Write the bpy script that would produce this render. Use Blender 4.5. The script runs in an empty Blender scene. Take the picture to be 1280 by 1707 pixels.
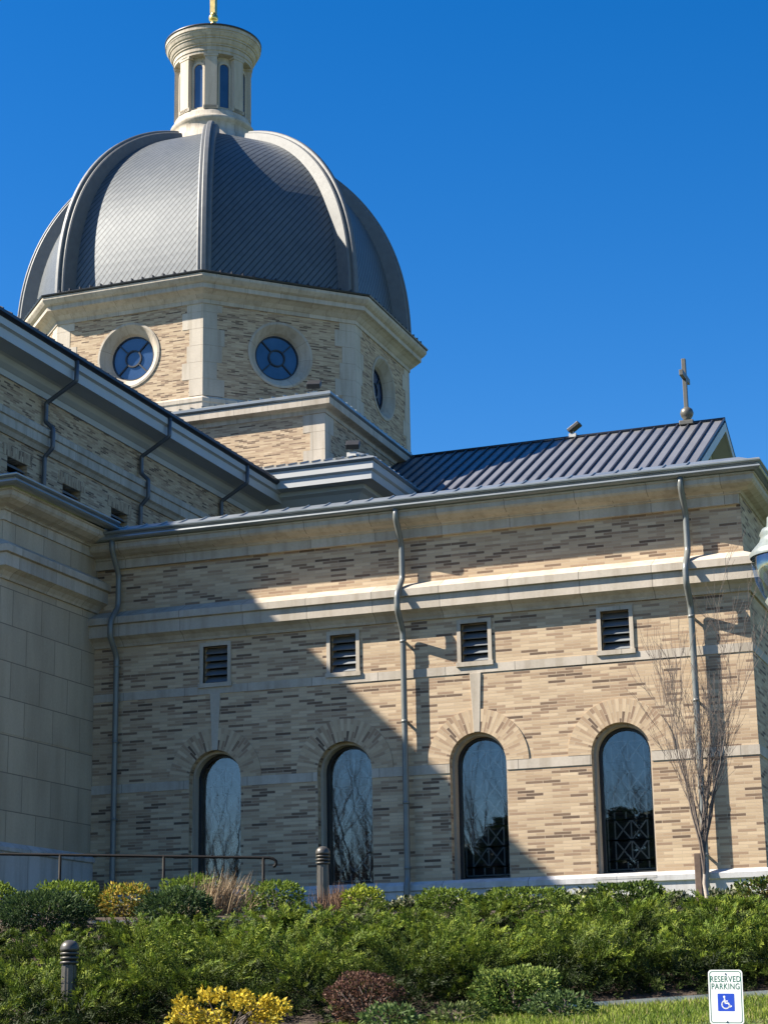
import bpy, math, random
import numpy as np
from mathutils import Vector, Matrix
from mathutils.geometry import tessellate_polygon
random.seed(7); rng = np.random.default_rng(7)
scene = bpy.context.scene
COL = scene.collection
PI = math.pi

# ------------------------------------------------------------------ camera
CAM = Vector((17.22, -31.0, 1.6))
PITCH, ROLL, YAW = math.radians(14.807), math.radians(-0.975), math.radians(20.244)
cy_, sy_ = math.cos(YAW), math.sin(YAW)
fw = Vector((-sy_ * math.cos(PITCH), cy_ * math.cos(PITCH), math.sin(PITCH)))
rt = Vector((cy_, sy_, 0)); up = rt.cross(fw)
r2 = math.cos(ROLL) * rt + math.sin(ROLL) * up
u2 = -math.sin(ROLL) * rt + math.cos(ROLL) * up
cam_data = bpy.data.cameras.new("camera")
cam_data.sensor_fit = 'VERTICAL'; cam_data.sensor_height = 24.0
cam_data.lens = 24.0 * 3181.888 / 1707.0
cam_data.clip_start = 0.1; cam_data.clip_end = 5000
cam = bpy.data.objects.new("camera", cam_data); COL.objects.link(cam)
cam.matrix_world = Matrix(((r2.x, u2.x, -fw.x, CAM.x), (r2.y, u2.y, -fw.y, CAM.y), (r2.z, u2.z, -fw.z, CAM.z), (0, 0, 0, 1)))
scene.camera = cam

# ------------------------------------------------------------------ light
SUN = Vector((-2.15, -1.0, 2.08)).normalized()
w = bpy.data.worlds.new("World"); scene.world = w; w.use_nodes = True
nt = w.node_tree; bg = nt.nodes["Background"]
sky = nt.nodes.new("ShaderNodeTexSky"); sky.sky_type = 'NISHITA'; sky.sun_disc = False
sky.sun_elevation = math.asin(SUN.z); sky.sun_rotation = math.atan2(SUN.x, SUN.y)
sky.altitude = 200; sky.air_density = 1.0; sky.dust_density = 0.3; sky.ozone_density = 3.0
hs = nt.nodes.new("ShaderNodeHueSaturation"); hs.inputs['Saturation'].default_value = 1.42; hs.inputs['Hue'].default_value = 0.508
nt.links.new(sky.outputs[0], hs.inputs['Color']); nt.links.new(hs.outputs[0], bg.inputs[0])
bg.inputs[1].default_value = 0.066
sd = bpy.data.lights.new("sun", 'SUN'); sd.energy = 5.0; sd.angle = math.radians(0.5); sd.color = (1.0, 0.91, 0.77)
so = bpy.data.objects.new("sun", sd); COL.objects.link(so)
so.rotation_euler = SUN.to_track_quat('Z', 'Y').to_euler(); so.location = (-60, -30, 60)
scene.view_settings.view_transform = 'Standard'; scene.view_settings.look = 'None'
scene.view_settings.exposure = 1.45; scene.view_settings.gamma = 1.0

# ------------------------------------------------------------------ materials
def newmat(name):
    m = bpy.data.materials.new(name); m.use_nodes = True
    n = m.node_tree; return m, n, n.nodes["Principled BSDF"]
def N(n, t, **kw):
    o = n.nodes.new("ShaderNode" + t)
    for k, v in kw.items(): setattr(o, k, v)
    return o
def ramp(n, fac, stops, interp='LINEAR'):
    r = N(n, "ValToRGB"); r.color_ramp.interpolation = interp; e = r.color_ramp.elements
    while len(e) < len(stops): e.new(0.5)
    for i, (p, c) in enumerate(stops): e[i].position = p; e[i].color = (*c, 1)
    n.links.new(fac, r.inputs[0]); return r.outputs[0]
def mixc(n, mode, fac, a, b):
    m = N(n, "MixRGB", blend_type=mode)
    for i, v in ((0, fac), (1, a), (2, b)):
        if isinstance(v, (int, float)): m.inputs[i].default_value = v if i == 0 else (v, v, v, 1)
        elif isinstance(v, tuple): m.inputs[i].default_value = (*v, 1)
        else: n.links.new(v, m.inputs[i])
    return m.outputs[0]
def mth(n, op, a, b=None):
    m = N(n, "Math", operation=op)
    for i, v in enumerate((a, b)):
        if v is None: continue
        if isinstance(v, (int, float)): m.inputs[i].default_value = v
        else: n.links.new(v, m.inputs[i])
    return m.outputs[0]
def noise(n, scale, detail=4, vec=None, rough=0.55):
    t = N(n, "TexNoise"); t.inputs['Scale'].default_value = scale; t.inputs['Detail'].default_value = detail
    t.inputs['Roughness'].default_value = rough
    if vec is not None: n.links.new(vec, t.inputs['Vector'])
    return t.outputs['Fac']
def objco(n, sx=1, sy=1, sz=1):
    tc = N(n, "TexCoord"); mp = N(n, "Mapping"); mp.inputs['Scale'].default_value = (sx, sy, sz)
    n.links.new(tc.outputs['Object'], mp.inputs[0]); return mp.outputs[0]
def bump(n, b, h, strength=0.3, dist=0.01):
    bm = N(n, "Bump"); bm.inputs['Strength'].default_value = strength; bm.inputs['Distance'].default_value = dist
    n.links.new(h, bm.inputs['Height']); n.links.new(bm.outputs[0], b.inputs['Normal'])
def bricktex(n, bw, rh, mortar, offset=0.5, freq=2, swap=False, squash=1.0, sqf=2):
    uv = N(n, "UVMap"); v = uv.outputs[0]
    if swap:
        s = N(n, "SeparateXYZ"); c = N(n, "CombineXYZ"); n.links.new(v, s.inputs[0])
        n.links.new(s.outputs[1], c.inputs[0]); n.links.new(s.outputs[0], c.inputs[1]); v = c.outputs[0]
    t = N(n, "TexBrick"); t.offset = offset; t.offset_frequency = freq; t.squash = squash; t.squash_frequency = sqf
    t.inputs['Color1'].default_value = (0, 0, 0, 1); t.inputs['Color2'].default_value = (1, 1, 1, 1)
    t.inputs['Mortar'].default_value = (0.5, 0.5, 0.5, 1)
    t.inputs['Scale'].default_value = 1; t.inputs['Mortar Size'].default_value = mortar
    t.inputs['Mortar Smooth'].default_value = 0.15; t.inputs['Bias'].default_value = 0
    t.inputs['Brick Width'].default_value = bw; t.inputs['Row Height'].default_value = rh
    n.links.new(v, t.inputs['Vector']); return t.outputs['Color'], t.outputs['Fac'], v

def brick_material(name, bw=0.305, rh=0.0508, swap=False, tone=1.0, dark=0.87, offset=0.5):
    m, n, b = newmat(name)
    c, f, v = bricktex(n, bw, rh, 0.0045, offset=offset, swap=swap)
    k = lambda r, g, bl: (r * tone, g * tone, bl * tone)
    col = ramp(n, c, [(0.0, k(.56, .435, .295)), (0.22, k(.50, .385, .255)), (0.46, k(.45, .335, .22)), (0.64, k(.39, .28, .18)),
                      (dark - .06, k(.32, .22, .145)), (dark + .02, k(.22, .148, .098)), (0.98, k(.12, .08, .055))])
    st = noise(n, 0.9, 5, objco(n)); col = mixc(n, 'MULTIPLY', 0.55, col, ramp(n, st, [(.3, (.80, .78, .76)), (.7, (1.06, 1.05, 1.03))]))
    fine = noise(n, 60, 3, objco(n)); col = mixc(n, 'MULTIPLY', 0.4, col, ramp(n, fine, [(.25, (.8, .8, .8)), (.75, (1.1, 1.1, 1.1))]))
    col = mixc(n, 'MIX', f, col, k(.42, .33, .235))
    n.links.new(col, b.inputs['Base Color']); b.inputs['Roughness'].default_value = 0.9
    h = mth(n, 'SUBTRACT', mth(n, 'MULTIPLY', fine, 0.25), f); bump(n, b, h, 0.45, 0.006)
    return m
def stone_material(name, base, bw=1.25, rh=20.0, offset=0.5, streak=.55, var=0.12, joint=0.007, rough=0.85, jd=0.42):
    m, n, b = newmat(name)
    c, f, v = bricktex(n, bw, rh, joint, offset=offset)
    t = ramp(n, c, [(0, tuple(x * (1 - var) for x in base)), (0.5, base), (1, tuple(min(1, x * (1 + var * .7)) for x in base))])
    st = noise(n, 1.3, 6, objco(n, 1, 1, .35)); t = mixc(n, 'MULTIPLY', 0.7, t, ramp(n, st, [(.28, (.70, .68, .65)), (.62, (1.04, 1.03, 1.02))]))
    dr = noise(n, 2.6, 5, objco(n, 2.2, 2.2, .16)); t = mixc(n, 'MULTIPLY', streak, t, ramp(n, dr, [(.36, (.72, .69, .64)), (.52, (1, 1, 1))]))
    fine = noise(n, 22, 5, objco(n)); t = mixc(n, 'MULTIPLY', 0.5, t, ramp(n, fine, [(.25, (.82, .82, .82)), (.75, (1.08, 1.08, 1.08))]))
    t = mixc(n, 'MIX', f, t, tuple(x * jd for x in base))
    n.links.new(t, b.inputs['Base Color']); b.inputs['Roughness'].default_value = rough
    bump(n, b, mth(n, 'SUBTRACT', mth(n, 'MULTIPLY', fine, 0.4), f), 0.35, 0.006); return m
def plain_material(name, base, rough=0.5, metal=0.0, var=0.15, scale=3.0, spec=0.5):
    m, n, b = newmat(name)
    f = noise(n, scale, 5, objco(n)); t = ramp(n, f, [(.25, tuple(x * (1 - var) for x in base)), (.75, tuple(min(1, x * (1 + var)) for x in base))])
    n.links.new(t, b.inputs['Base Color']); b.inputs['Roughness'].default_value = rough; b.inputs['Metallic'].default_value = metal
    b.inputs['Specular IOR Level'].default_value = spec
    r = noise(n, scale * 2.3, 4, objco(n)); mr = N(n, "MapRange"); mr.inputs[3].default_value = rough * .8; mr.inputs[4].default_value = min(1, rough * 1.25)
    n.links.new(r, mr.inputs[0]); n.links.new(mr.outputs[0], b.inputs['Roughness'])
    return m
M = {}
M['brick'] = brick_material('roman_brick')
M['arch'] = brick_material('arch_brick', bw=0.23, rh=0.054, swap=True, tone=1.0, dark=0.9)
M['lime'] = stone_material('limestone', (.48, .428, .36))
M['ashlar'] = stone_material('ashlar_limestone', (.46, .385, .29), bw=0.97, rh=0.632, streak=.18, var=0.10, joint=0.009)
M['granite'] = stone_material('granite', (.50, .50, .51), bw=1.5, rh=20, var=0.05)
M['quoin'] = stone_material('quoin_limestone', (.50, .445, .37), bw=4, rh=40)
M['cornice'] = plain_material('painted_cornice', (.43, .445, .45), 0.5, var=.06, scale=1.2)
M['gutter'] = plain_material('lead_coated_gutter', (.24, .26, .265), 0.3, 0.4, var=.18, scale=2)
M['zinc'] = plain_material('zinc_rib_sheet', (.128, .133, .136), 0.5, 0.15, var=.14, scale=4)
M['pipe'] = plain_material('painted_downspout', (.155, .165, .16), 0.4, 0.2, var=.12, scale=6)
M['darkpipe'] = plain_material('dark_downspout', (.10, .11, .13), 0.4, 0.3, var=.12, scale=6)
M['black'] = plain_material('black_frame', (.012, .013, .016), 0.4, var=.2)
M['slat'] = plain_material('louver_metal', (.22, .24, .26), 0.45, 0.4, var=.1)
M['gold'] = plain_material('gilded_metal', (.80, .56, .18), 0.28, 0.9, var=.08)
M['bronze'] = plain_material('dark_bronze', (.085, .08, .07), 0.4, 0.3, var=.2, scale=9)
M['rail'] = plain_material('black_rail_paint', (.010, .009, .009), 0.6, 0.0, var=.2, spec=.15)
M['concrete'] = stone_material('concrete', (.64, .61, .54), bw=1.5, rh=20, var=.05)
M['cross'] = plain_material('cross_metal', (.115, .11, .095), 0.45, 0.3, var=.1)
M['lamp_box'] = plain_material('floodlight_housing', (.03, .03, .032), 0.5, 0.2)
M['lamp_white'] = plain_material('white_fitting', (.42, .42, .40), 0.45)
M['lamp_fin'] = plain_material('pale_green_lamp_finial', (.21, .235, .22), 0.35, 0.2, var=.2, scale=20)
M['wood'] = plain_material('weathered_stake', (.11, .075, .055), 0.8, var=.3, scale=14)
M['bark'] = plain_material('pale_bark', (.34, .29, .24), 0.8, var=.35, scale=25)
M['twig'] = plain_material('twig_bark', (.115, .092, .078), 0.8, var=.25, scale=25)
M['trunkdark'] = plain_material('dark_bark', (.09, .07, .055), 0.85, var=.3, scale=5)
M['tympanum'] = M['brick']

def seam_roof_material():
    m, n, b = newmat('standing_seam_sheet')
    f = noise(n, .8, 4, objco(n)); t = ramp(n, f, [(.3, (.165, .168, .185)), (.7, (.205, .208, .222))])
    n.links.new(t, b.inputs['Base Color']); b.inputs['Metallic'].default_value = .35; b.inputs['Roughness'].default_value = .42
    return m
M['seam'] = seam_roof_material()
M['seamdark'] = plain_material('dark_seam_roof', (.035, .038, .048), 0.4, 0.4, var=.1)

def dome_material():
    m, n, b = newmat('diamond_zinc_shingles')
    uv = N(n, "UVMap"); s = N(n, "SeparateXYZ"); n.links.new(uv.outputs[0], s.inputs[0])
    u, v = s.outputs[0], s.outputs[1]
    S = 0.235
    vv = mth(n, 'MULTIPLY', v, 0.80)
    d1 = mth(n, 'DIVIDE', mth(n, 'SUBTRACT', vv, u), S); d2 = mth(n, 'DIVIDE', mth(n, 'ADD', vv, u), S)
    f1, f2 = mth(n, 'FRACT', d1), mth(n, 'FRACT', d2)
    cm = N(n, "CombineXYZ"); n.links.new(mth(n, 'FLOOR', d1), cm.inputs[0]); n.links.new(mth(n, 'FLOOR', d2), cm.inputs[1])
    wn = N(n, "TexWhiteNoise", noise_dimensions='2D'); n.links.new(cm.outputs[0], wn.inputs['Vector'])
    base = ramp(n, wn.outputs['Value'], [(0, (.098, .113, .126)), (1, (.116, .131, .144))])
    st = noise(n, .7, 5, objco(n)); base = mixc(n, 'MULTIPLY', .7, base, ramp(n, st, [(.3, (.82, .83, .85)), (.7, (1.08, 1.07, 1.05))]))
    l1 = ramp(n, f1, [(0, (1, 1, 1)), (.20, (1, 1, 1)), (.28, (0, 0, 0))]); l2 = ramp(n, f2, [(0, (1, 1, 1)), (.035, (1, 1, 1)), (.06, (0, 0, 0))])  # broad lines: shadow of shingle edges painted in; thin lines: seam gaps
    base = mixc(n, 'MIX', mth(n, 'MULTIPLY', l1, .92), base, (.025, .028, .033)); base = mixc(n, 'MIX', mth(n, 'MULTIPLY', l2, .12), base, (.04, .043, .05))
    n.links.new(base, b.inputs['Base Color']); b.inputs['Metallic'].default_value = .25; b.inputs['Roughness'].default_value = .5
    h = mth(n, 'ADD', mth(n, 'SUBTRACT', 1.0, f1), mth(n, 'SUBTRACT', 1.0, f2)); bump(n, b, h, .6, .02)
    return m
M['dome'] = dome_material()

def glass_material(name, tint, refl):
    m, n, b = newmat(name)
    out = n.nodes["Material Output"]; g = N(n, "BsdfGlossy"); g.inputs['Roughness'].default_value = 0.015
    g.inputs['Color'].default_value = (.86, .93, 1.0, 1); t = N(n, "BsdfTransparent"); t.inputs['Color'].default_value = (*tint, 1)
    wv = noise(n, 1.1, 2, objco(n)); bm = N(n, "Bump"); bm.inputs['Strength'].default_value = .035; bm.inputs['Distance'].default_value = .03
    n.links.new(wv, bm.inputs['Height']); n.links.new(bm.outputs[0], g.inputs['Normal'])
    mx = N(n, "MixShader"); mx.inputs[0].default_value = refl; n.links.new(t.outputs[0], mx.inputs[1]); n.links.new(g.outputs[0], mx.inputs[2])
    n.links.new(mx.outputs[0], out.inputs['Surface']); return m
M['glass'] = glass_material('window_glass', (.60, .66, .70), .135)
M['bluepane'] = plain_material('blue_tinted_pane', (.03, .06, .13), 0.06, 0.0, var=.25, scale=1.5, spec=1.0)
M['globe'] = glass_material('clear_lamp_globe', (.82, .88, .92), .22)
M['inside'] = plain_material('dim_interior', (.010, .012, .015), .9)
M['lattice'] = plain_material('lattice_cames', (.20, .21, .20), .6)

def leaf_material(name='foliage', trans=.25, rough=.55):
    m, n, b = newmat(name)
    a = N(n, "Attribute", attribute_name='tint'); n.links.new(a.outputs['Color'], b.inputs['Base Color'])
    b.inputs['Roughness'].default_value = rough; b.inputs['Specular IOR Level'].default_value = .15
    tr = N(n, "BsdfTranslucent"); n.links.new(a.outputs['Color'], tr.inputs['Color'])
    mx = N(n, "MixShader"); mx.inputs[0].default_value = trans; n.links.new(b.outputs[0], mx.inputs[1]); n.links.new(tr.outputs[0], mx.inputs[2])
    n.links.new(mx.outputs[0], n.nodes["Material Output"].inputs['Surface']); return m
M['leaf'] = leaf_material()
M['drystalk'] = leaf_material('dry_stalks', .15, .8)
def ground_mat(name, c1, c2, scale, c3=None):
    m, n, b = newmat(name)
    f = noise(n, scale, 8, objco(n), .65); t = ramp(n, f, [(.3, c1), (.7, c2)])
    if c3:
        g = noise(n, scale * .12, 4, objco(n)); t = mixc(n, 'MIX', ramp(n, g, [(.45, (0, 0, 0)), (.65, (1, 1, 1))]), t, c3)
    n.links.new(t, b.inputs['Base Color']); b.inputs['Roughness'].default_value = .95; bump(n, b, f, .6, .03); return m
M['lawn'] = ground_mat('lawn_turf', (.045, .075, .018), (.10, .14, .035), 18, (.12, .13, .04))
M['mulch'] = ground_mat('bark_mulch', (.025, .017, .012), (.085, .058, .04), 40)
M['asphalt'] = ground_mat('asphalt', (.04, .04, .042), (.065, .065, .066), 60)

# ------------------------------------------------------------------ mesh helpers
class MB:
    def __init__(s): s.v = []; s.f = []; s.uv = {}; s.sm = set()
    def add(s, vs, fs, smooth=False):
        o = len(s.v); s.v += [tuple(p) for p in vs]
        for f in fs:
            if smooth: s.sm.add(len(s.f))
            s.f.append([i + o for i in f])
    def poly(s, pts, uv=None, smooth=False):
        o = len(s.v); s.v += [tuple(p) for p in pts]
        if uv: s.uv[len(s.f)] = uv
        if smooth: s.sm.add(len(s.f))
        s.f.append(list(range(o, o + len(pts))))
    def box(s, x0, x1, y0, y1, z0, z1):
        v = [(x0, y0, z0), (x1, y0, z0), (x1, y1, z0), (x0, y1, z0), (x0, y0, z1), (x1, y0, z1), (x1, y1, z1), (x0, y1, z1)]
        s.add(v, [(0, 3, 2, 1), (4, 5, 6, 7), (0, 1, 5, 4), (1, 2, 6, 5), (2, 3, 7, 6), (3, 0, 4, 7)])
    def obox(s, c, ax, ay, az, hx, hy, hz):
        c = Vector(c); ax, ay, az = Vector(ax), Vector(ay), Vector(az)
        v = [c + ax * hx * i + ay * hy * j + az * hz * k for k in (-1, 1) for i, j in ((-1, -1), (1, -1), (1, 1), (-1, 1))]
        s.add(v, [(0, 3, 2, 1), (4, 5, 6, 7), (0, 1, 5, 4), (1, 2, 6, 5), (2, 3, 7, 6), (3, 0, 4, 7)])
    def sweep(s, path, prof, closed=False, cap=True):
        """prof: (outward, z) list; path: xy list, outward is to the right of travel."""
        P = [Vector((p[0], p[1])) for p in path]; n = len(P); offs = []
        for i in range(n):
            ns = []
            if closed or i > 0: d = (P[i] - P[i - 1]).normalized(); ns.append(Vector((d.y, -d.x)))
            if closed or i < n - 1: d = (P[(i + 1) % n] - P[i]).normalized(); ns.append(Vector((d.y, -d.x)))
            offs.append((ns[0] + ns[1]) / (1 + ns[0].dot(ns[1])) if len(ns) == 2 else ns[0])
        for i in range(n if closed else n - 1):
            j = (i + 1) % n
            for (o0, z0), (o1, z1) in zip(prof, prof[1:]):
                a, b = P[i] + offs[i] * o0, P[j] + offs[j] * o0; c, d = P[j] + offs[j] * o1, P[i] + offs[i] * o1
                s.poly([(a.x, a.y, z0), (b.x, b.y, z0), (c.x, c.y, z1), (d.x, d.y, z1)])
        if cap and not closed:
            for i in (0, n - 1):
                q = [(P[i].x + offs[i].x * o, P[i].y + offs[i].y * o, z) for o, z in prof]; s.poly(q if i else q[::-1])
    def tube(s, pts, r, n=10, cap=True):
        pts = [Vector(p) for p in pts]; rr = r if hasattr(r, '__len__') else [r] * len(pts); rings = []; o = len(s.v)
        prev = None
        for i, p in enumerate(pts):
            d = ((pts[min(i + 1, len(pts) - 1)] - p).normalized() + (p - pts[max(i - 1, 0)]).normalized())
            d = d.normalized() if d.length > 1e-6 else Vector((0, 0, 1))
            a = d.orthogonal().normalized() if prev is None else (prev - d * prev.dot(d)).normalized()
            prev = a; b = d.cross(a)
            s.v += [tuple(p + (a * math.cos(2 * PI * k / n) + b * math.sin(2 * PI * k / n)) * rr[i]) for k in range(n)]
        for i in range(len(pts) - 1):
            for k in range(n):
                s.sm.add(len(s.f)); s.f.append([o + i * n + k, o + i * n + (k + 1) % n, o + (i + 1) * n + (k + 1) % n, o + (i + 1) * n + k])
        if cap:
            s.f.append([o + k for k in range(n)][::-1]); s.f.append([o + (len(pts) - 1) * n + k for k in range(n)])
    def lathe(s, c, prof, n=32, smooth=True):
        o = len(s.v)
        for r, z in prof: s.v += [(c[0] + r * math.cos(2 * PI * k / n), c[1] + r * math.sin(2 * PI * k / n), c[2] + z) for k in range(n)]
        for i in range(len(prof) - 1):
            for k in range(n):
                if smooth: s.sm.add(len(s.f))
                s.f.append([o + i * n + k, o + i * n + (k + 1) % n, o + (i + 1) * n + (k + 1) % n, o + (i + 1) * n + k])
    def holes(s, outer, holes, fn):
        """planar polygon with holes; 2D loops mapped to 3D by fn"""
        loops = [[Vector((a, b, 0)) for a, b in L] for L in [outer] + holes]
        flat = [p for L in loops for p in L]; tris = tessellate_polygon(loops)
        n0 = Vector((0, 0, 0)); vs = [fn(p.x, p.y) for p in flat]
        fs = []
        for t in tris:
            a, b, c = (flat[i] for i in t)
            fs.append(t if (b - a).cross(c - a).z > 0 else (t[0], t[2], t[1]))
        s.add(vs, fs)
    def build(s, name, mat, parent=None, bevel=0, origin=None):
        me = bpy.data.meshes.new(name)
        root = parent
        while root is not None and root.parent is not None: root = root.parent
        L = Vector(root.location) if root is not None else Vector(origin or (0, 0, 0))
        v = np.array(s.v, dtype=float).reshape(-1, 3); v0 = v.copy(); v = v - np.array(L)
        me.from_pydata([tuple(p) for p in v], [], s.f)
        ul = me.uv_layers.new(name="UVMap"); data = np.zeros((len(me.loops), 2), dtype=np.float32)
        for pi, p in enumerate(me.polygons):
            if pi in s.sm: p.use_smooth = True
            if pi in s.uv:
                for k, li in enumerate(p.loop_indices): data[li] = s.uv[pi][k]
                continue
            nn = p.normal
            if abs(nn.z) > .95: t, b = Vector((1, 0, 0)), Vector((0, 1, 0))
            else:
                t = Vector((-nn.y, nn.x, 0)).normalized(); b = Vector((0, 0, 1)) if abs(nn.z) < .2 else nn.cross(t)
            for li in p.loop_indices:
                q = Vector(v0[me.loops[li].vertex_index]); data[li] = (q.dot(t), q.dot(b))
        ul.data.foreach_set('uv', data.ravel())
        me.materials.append(mat); me.validate()
        o = bpy.data.objects.new(name, me); COL.objects.link(o)
        if parent is not None: o.parent = parent
        else: o.location = L
        if bevel:
            bv = o.modifiers.new('bevel', 'BEVEL'); bv.width = bevel; bv.segments = 2; bv.limit_method = 'ANGLE'
        return o
def thing(name, label, cat, loc, group=None, kind=None):
    o = bpy.data.objects.new(name, None); COL.objects.link(o); o.location = loc; o.empty_display_size = .3
    return tag(o, label, cat, group, kind)
def tag(o, label, cat, group=None, kind=None):
    if label: o['label'] = label
    if cat: o['category'] = cat
    if group: o['group'] = group
    if kind: o['kind'] = kind
    return o
def arch_loop(cx, hw, z0, zs, n=18, r=None):
    r = r or hw
    return [(cx - hw, z0), (cx + hw, z0)] + [(cx + r * math.cos(PI * k / n), zs + r * math.sin(PI * k / n)) for k in range(n + 1)]

# ================================================================== THE CHURCH
church = thing('church', 'pale brick church with a ribbed grey octagonal dome above its wings', 'church', (2.0, 14.0, 2.9))
XR = 12.17                      # corner of the low wing
WX = [2.487, 4.976, 7.412, 9.90]
HW, ZS, ZB = .507, 5.762, 3.79  # window half width, spring line, sill
FP = [(0.0, 0.0), (XR, 0.0), (XR, 24.0)]
# --- low wing walls
b = MB()
louv = [(x - .245, x + .245, 7.49, 8.17) for x in WX]
hl = [arch_loop(x, HW, ZB, ZS) for x in WX] + [[(a, c), (bb, c), (bb, d), (a, d)] for a, bb, c, d in louv]
b.holes([(0, 3.70), (XR, 3.70), (XR, 8.95), (0, 8.95)], hl, lambda x, z: (x, 0, z))
b.poly([(XR, 0, 3.7), (XR, 24, 3.7), (XR, 24, 8.95), (XR, 0, 8.95)])
for x in WX:                    # brick returns of the window openings
    L = arch_loop(x, HW, ZB, ZS)
    for i in range(1, len(L)):
        (x0, z0), (x1, z1) = L[i], L[(i + 1) % len(L)]
        b.poly([(x0, 0, z0), (x0, .13, z0), (x1, .13, z1), (x1, 0, z1)])
for a, bb, c, d in louv:
    for (x0, z0), (x1, z1) in (((a, c), (bb, c)), ((bb, c), (bb, d)), ((bb, d), (a, d)), ((a, d), (a, c))):
        b.poly([(x0, 0, z0), (x0, .3, z0), (x1, .3, z1), (x1, 0, z1)])
b.build('brick_wall', M['brick'], church)
b = MB(); b.sweep(FP, [(-.05, 8.9), (-.05, 10.3)], cap=False); b.build('brick_wall', M['brick'], church)
# --- granite base, bands, string course, cornice, gutter
b = MB(); b.sweep(FP, [(.07, 2.4), (.07, 3.63), (.105, 3.65), (.105, 3.735), (.0, 3.80)], cap=False); b.build('granite_base', M['granite'], church)
b = MB()
ed = [0.0] + [e for x in WX for e in (x - HW - .002, x + HW + .002)] + [XR]
for i in range(0, len(ed), 2):
    last = i == len(ed) - 2
    pth = [(ed[i], 0), (ed[i + 1], 0)] + ([(XR, 24)] if last else [])
    b.sweep(pth, [(0, 5.600), (.014, 5.600), (.014, 5.760), (0, 5.760)])
b.build('stone_band', M['lime'], church)
b = MB(); b.sweep(FP, [(0, 7.292), (.014, 7.292), (.014, 7.44), (0, 7.44)]); b.build('stone_band', M['lime'], church)
STR = [(0, 8.30), (.04, 8.30), (.06, 8.345), (.12, 8.41), (.21, 8.455), (.235, 8.465), (.235, 8.685), (.225, 8.69), (.29, 8.70), (.29, 8.825), (.265, 8.835), (-.05, 8.995)]
b = MB(); b.sweep(FP, STR); b.build('string_course', M['lime'], church)
COR = [(-.05, 9.80), (.03, 9.80), (.03, 9.965), (.07, 9.975), (.07, 9.99), (.10, 10.01), (.20, 10.03), (.31, 10.08), (.345, 10.12), (.345, 10.20), (.37, 10.21), (.37, 10.235), (0, 10.24)]
b = MB(); b.sweep([(0.0, 0.0), (XR - .09, 0.0), (XR - .09, 24.0)], COR); b.build('cornice', M['lime'], church)
GP = [(.02, .0), (XR - .09, 0.0), (XR - .09, 24.0)]
GUT = [(0.350, 10.245), (0.430, 10.245), (0.470, 10.26), (0.492, 10.285), (0.485, 10.31), (0.450, 10.325), (0.435, 10.34), (0.440, 10.355), (0.475, 10.365), (0.500, 10.385), (0.502, 10.405), (0.480, 10.425), (0.410, 10.432), (0.360, 10.40), (0.200, 10.40)]
b = MB(); b.sweep(GP, GUT); b.build('gutter', M['gutter'], church)
# low roof: short steep metal skirt, then a shallow deck reaching the transept
b = MB(); e0, zk0, zk1 = .40, 10.43, 10.60; yk = -.02
b.poly([(.0, -e0, zk0), (XR + .27, -e0, zk0), (XR - .02, yk, zk1), (.0, yk, zk1)])
b.poly([(XR + .27, -e0, zk0), (XR + .27, 23.5, zk0), (XR - .02, 23.5, zk1), (XR - .02, yk, zk1)])
x = .25
while x < XR - .5:
    a, c = Vector((x, -e0, zk0)), Vector((x, yk, zk1)); d = (c - a).normalized(); nn = Vector((0, -d.z, d.y))
    b.obox((a + c) / 2 + nn * .008, (1, 0, 0), d, nn, .010, (c - a).length / 2, .014); x += .41
b.build('metal_roof', M['gutter'], church)
b = MB(); b.poly([(-7.4, yk, zk1), (XR - .02, yk, zk1), (XR - .02, 27.2, 15.2), (-7.4, 27.2, 15.2)])
b.poly([(XR - .02, yk, zk1), (XR - .02, 23.5, zk1), (XR - .02, 23.5, 14.6)])
b.build('roof_deck', M['seamdark'], church)
# --- arches and keystones
for i, x in enumerate(WX):
    b = MB(); n = 36; r0, r1 = HW, .905
    for k in range(n):
        t0, t1 = PI * k / n, PI * (k + 1) / n
        q = [(r, t) for r, t in ((r0, t0), (r1, t0), (r1, t1), (r0, t1))]
        pts = [(x + r * math.cos(t), -.018, ZS + r * math.sin(t)) for r, t in q]
        b.poly(pts[::-1], [(t * .72, r) for r, t in q][::-1])
        for (ra, ta), (rb, tb) in (((r1, t0), (r1, t1)), ((r0, t0), (r0, t1))):
            b.poly([(x + ra * math.cos(ta), -.018, ZS + ra * math.sin(ta)), (x + rb * math.cos(tb), -.018, ZS + rb * math.sin(tb)),
                    (x + rb * math.cos(tb), .0, ZS + rb * math.sin(tb)), (x + ra * math.cos(ta), .0, ZS + ra * math.sin(ta))])
    b.build('brick_arch', M['arch'], church)
    if i in (0, 2):
        b = MB(); f = [(x - .055, 6.272), (x + .055, 6.272), (x + .102, 7.29), (x - .102, 7.29)]
        b.add([(a, -.024, c) for a, c in f] + [(a, .01, c) for a, c in f], [(0, 1, 2, 3), (1, 0, 4, 5), (2, 1, 5, 6), (0, 3, 7, 4), (3, 2, 6, 7)])
        b.build('keystone', M['quoin'], church, bevel=.006)
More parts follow.
